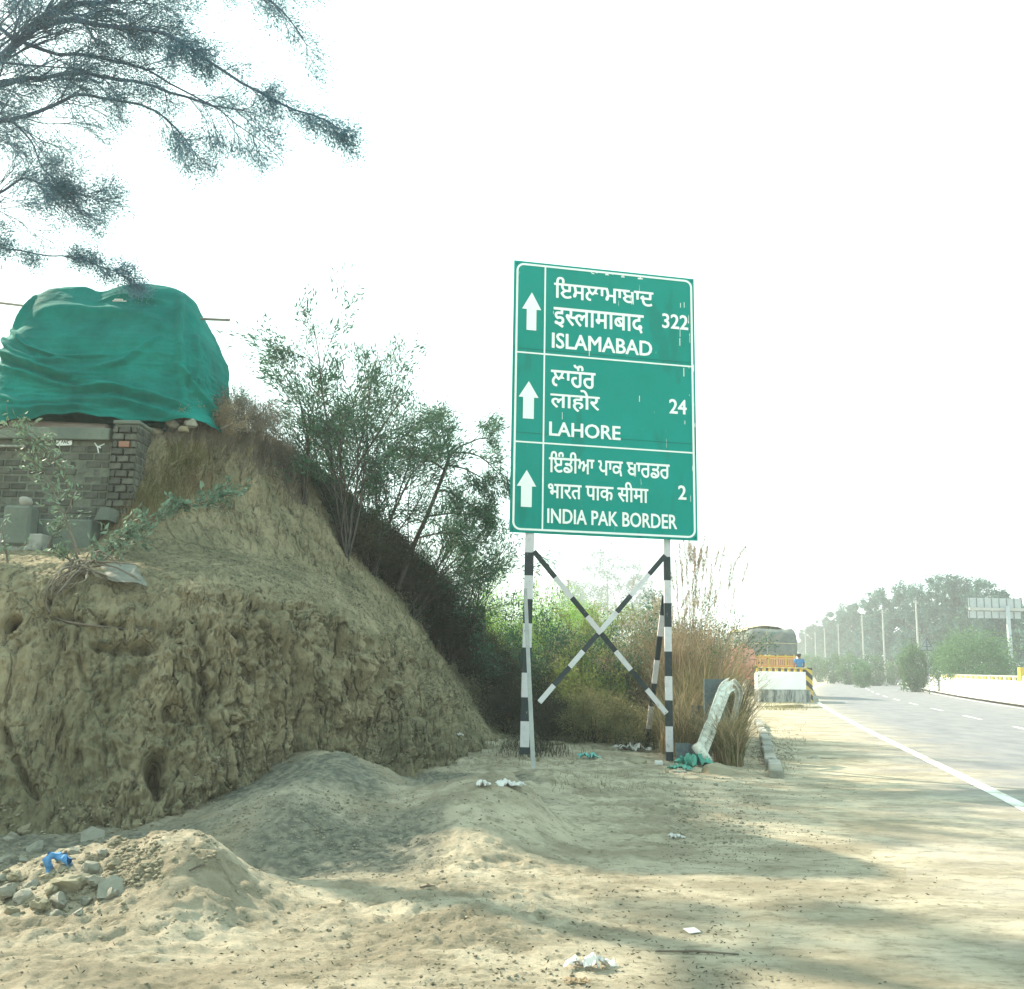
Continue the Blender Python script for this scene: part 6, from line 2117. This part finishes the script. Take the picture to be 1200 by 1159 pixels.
row = [(1176, 692, 50, 104), (1150, 678, 58, 112), (1122, 672, 56, 120), (1100, 671, 50, 126), (1078, 682, 46, 134), (1058, 680, 44, 142), (1040, 686, 42, 150), (1022, 690, 40, 160), (1006, 701, 36, 172), (992, 706, 34, 186), (978, 713, 30, 202), (965, 722, 28, 220), (953, 729, 24, 242), (943, 737, 22, 268)]
ords = ['first', 'second', 'third', 'fourth', 'fifth', 'sixth', 'seventh', 'eighth', 'ninth', 'tenth', 'eleventh', 'twelfth', 'thirteenth', 'last and faintest']
for i, (px, pt_, w, Y) in enumerate(row):
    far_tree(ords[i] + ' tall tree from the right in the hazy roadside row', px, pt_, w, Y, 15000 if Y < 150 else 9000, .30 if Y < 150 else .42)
for i, (px, pt_, w, Y) in enumerate(((1210, 700, 60, 100), (1240, 690, 60, 96))):
    far_tree('dark tree cut by the right edge behind the overhead sign' if i == 0 else 'dark tree beyond the right edge', px, pt_, w, Y, 5000, .34, g=None)
# understory line closing the gaps at the foot of the row
for i, (px, pt_, w, Y) in enumerate(((1190, 735, 60, 112), (1135, 735, 70, 124), (1085, 738, 70, 136), (1040, 742, 60, 152), (1000, 748, 50, 176), (965, 754, 46, 210))):
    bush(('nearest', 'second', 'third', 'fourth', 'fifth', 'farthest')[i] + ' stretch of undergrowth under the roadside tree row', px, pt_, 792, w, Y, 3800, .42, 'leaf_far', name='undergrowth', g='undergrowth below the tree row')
far_tree('pale hazy tree far behind the crossed sign braces', 712, 638, 92, 225, 9000, .50, g=None)
far_tree('fainter low tree left of the pale hazy tree', 672, 676, 60, 235, 5000, .50, g=None)
far_tree('faint tree behind the right sign post and reeds', 752, 664, 56, 230, 5000, .50, g=None)
for i, (px, pt_, w, Y) in enumerate(((560, 730, 70, 120), (610, 735, 60, 130), (800, 735, 60, 130), (850, 745, 60, 140))):
    bush(('low far scrub left of the sign', 'low far scrub behind the left post', 'low far scrub behind the reeds', 'low far scrub left of the truck')[i], px, pt_, 792, w, Y, 3500, .4, 'leaf_far', name='scrub')
# pale flat-roofed building glimpsed behind the bushes
bd = thing('building', 'pale flat roofed building just showing behind the bright green bush', 'building', (W(672, 780, 88).x, 88, 0))
a, b = W(652, 712, 88), W(697, 712, 88)
mb = MB(); mb.box(((a.x + b.x) / 2, 90, a.z / 2 - .1), (b.x - a.x - .4, 4, a.z - .3), bev=.02); wl = mb.build('wall', M['gantry'], bd)
mb = MB(); mb.box(((a.x + b.x) / 2, 90, a.z - .12), (b.x - a.x, 4.4, .25), bev=.02); mb.build('roof', M['wall_white'], bd)
for k in range(3):
    m_ = MB(); m_.box((a.x + .9 + k * 1.0, 87.99, a.z - 1.1), (.6, .06, .7), bev=.01); m_.build('window', M['blue_steel'], bd)

# ------------------------------------------------------------------ haze
bm_ = MB(); bm_.box((0, 150, 15), (1500, 1400, 36))
hz = bm_.build('haze', [])
hm = bpy.data.materials.new('haze'); hm.use_nodes = True
nt = hm.node_tree; nt.nodes.clear()
ho = nt.nodes.new('ShaderNodeOutputMaterial'); pv_ = nt.nodes.new('ShaderNodeVolumePrincipled')
pv_.inputs['Color'].default_value = (.93, .97, 1, 1); pv_.inputs['Density'].default_value = HAZE
pv_.inputs['Anisotropy'].default_value = .2
nt.links.new(pv_.outputs[0], ho.inputs['Volume'])
hz.data.materials.append(hm)
tag(hz, kind='stuff')
for o in bpy.data.objects:
    if o.get('kind') == 'stuff' and o.parent is None and not o.get('label'): o['label'] = 'thin white morning haze' if o.name == 'haze' else o.name.replace('_', ' ')
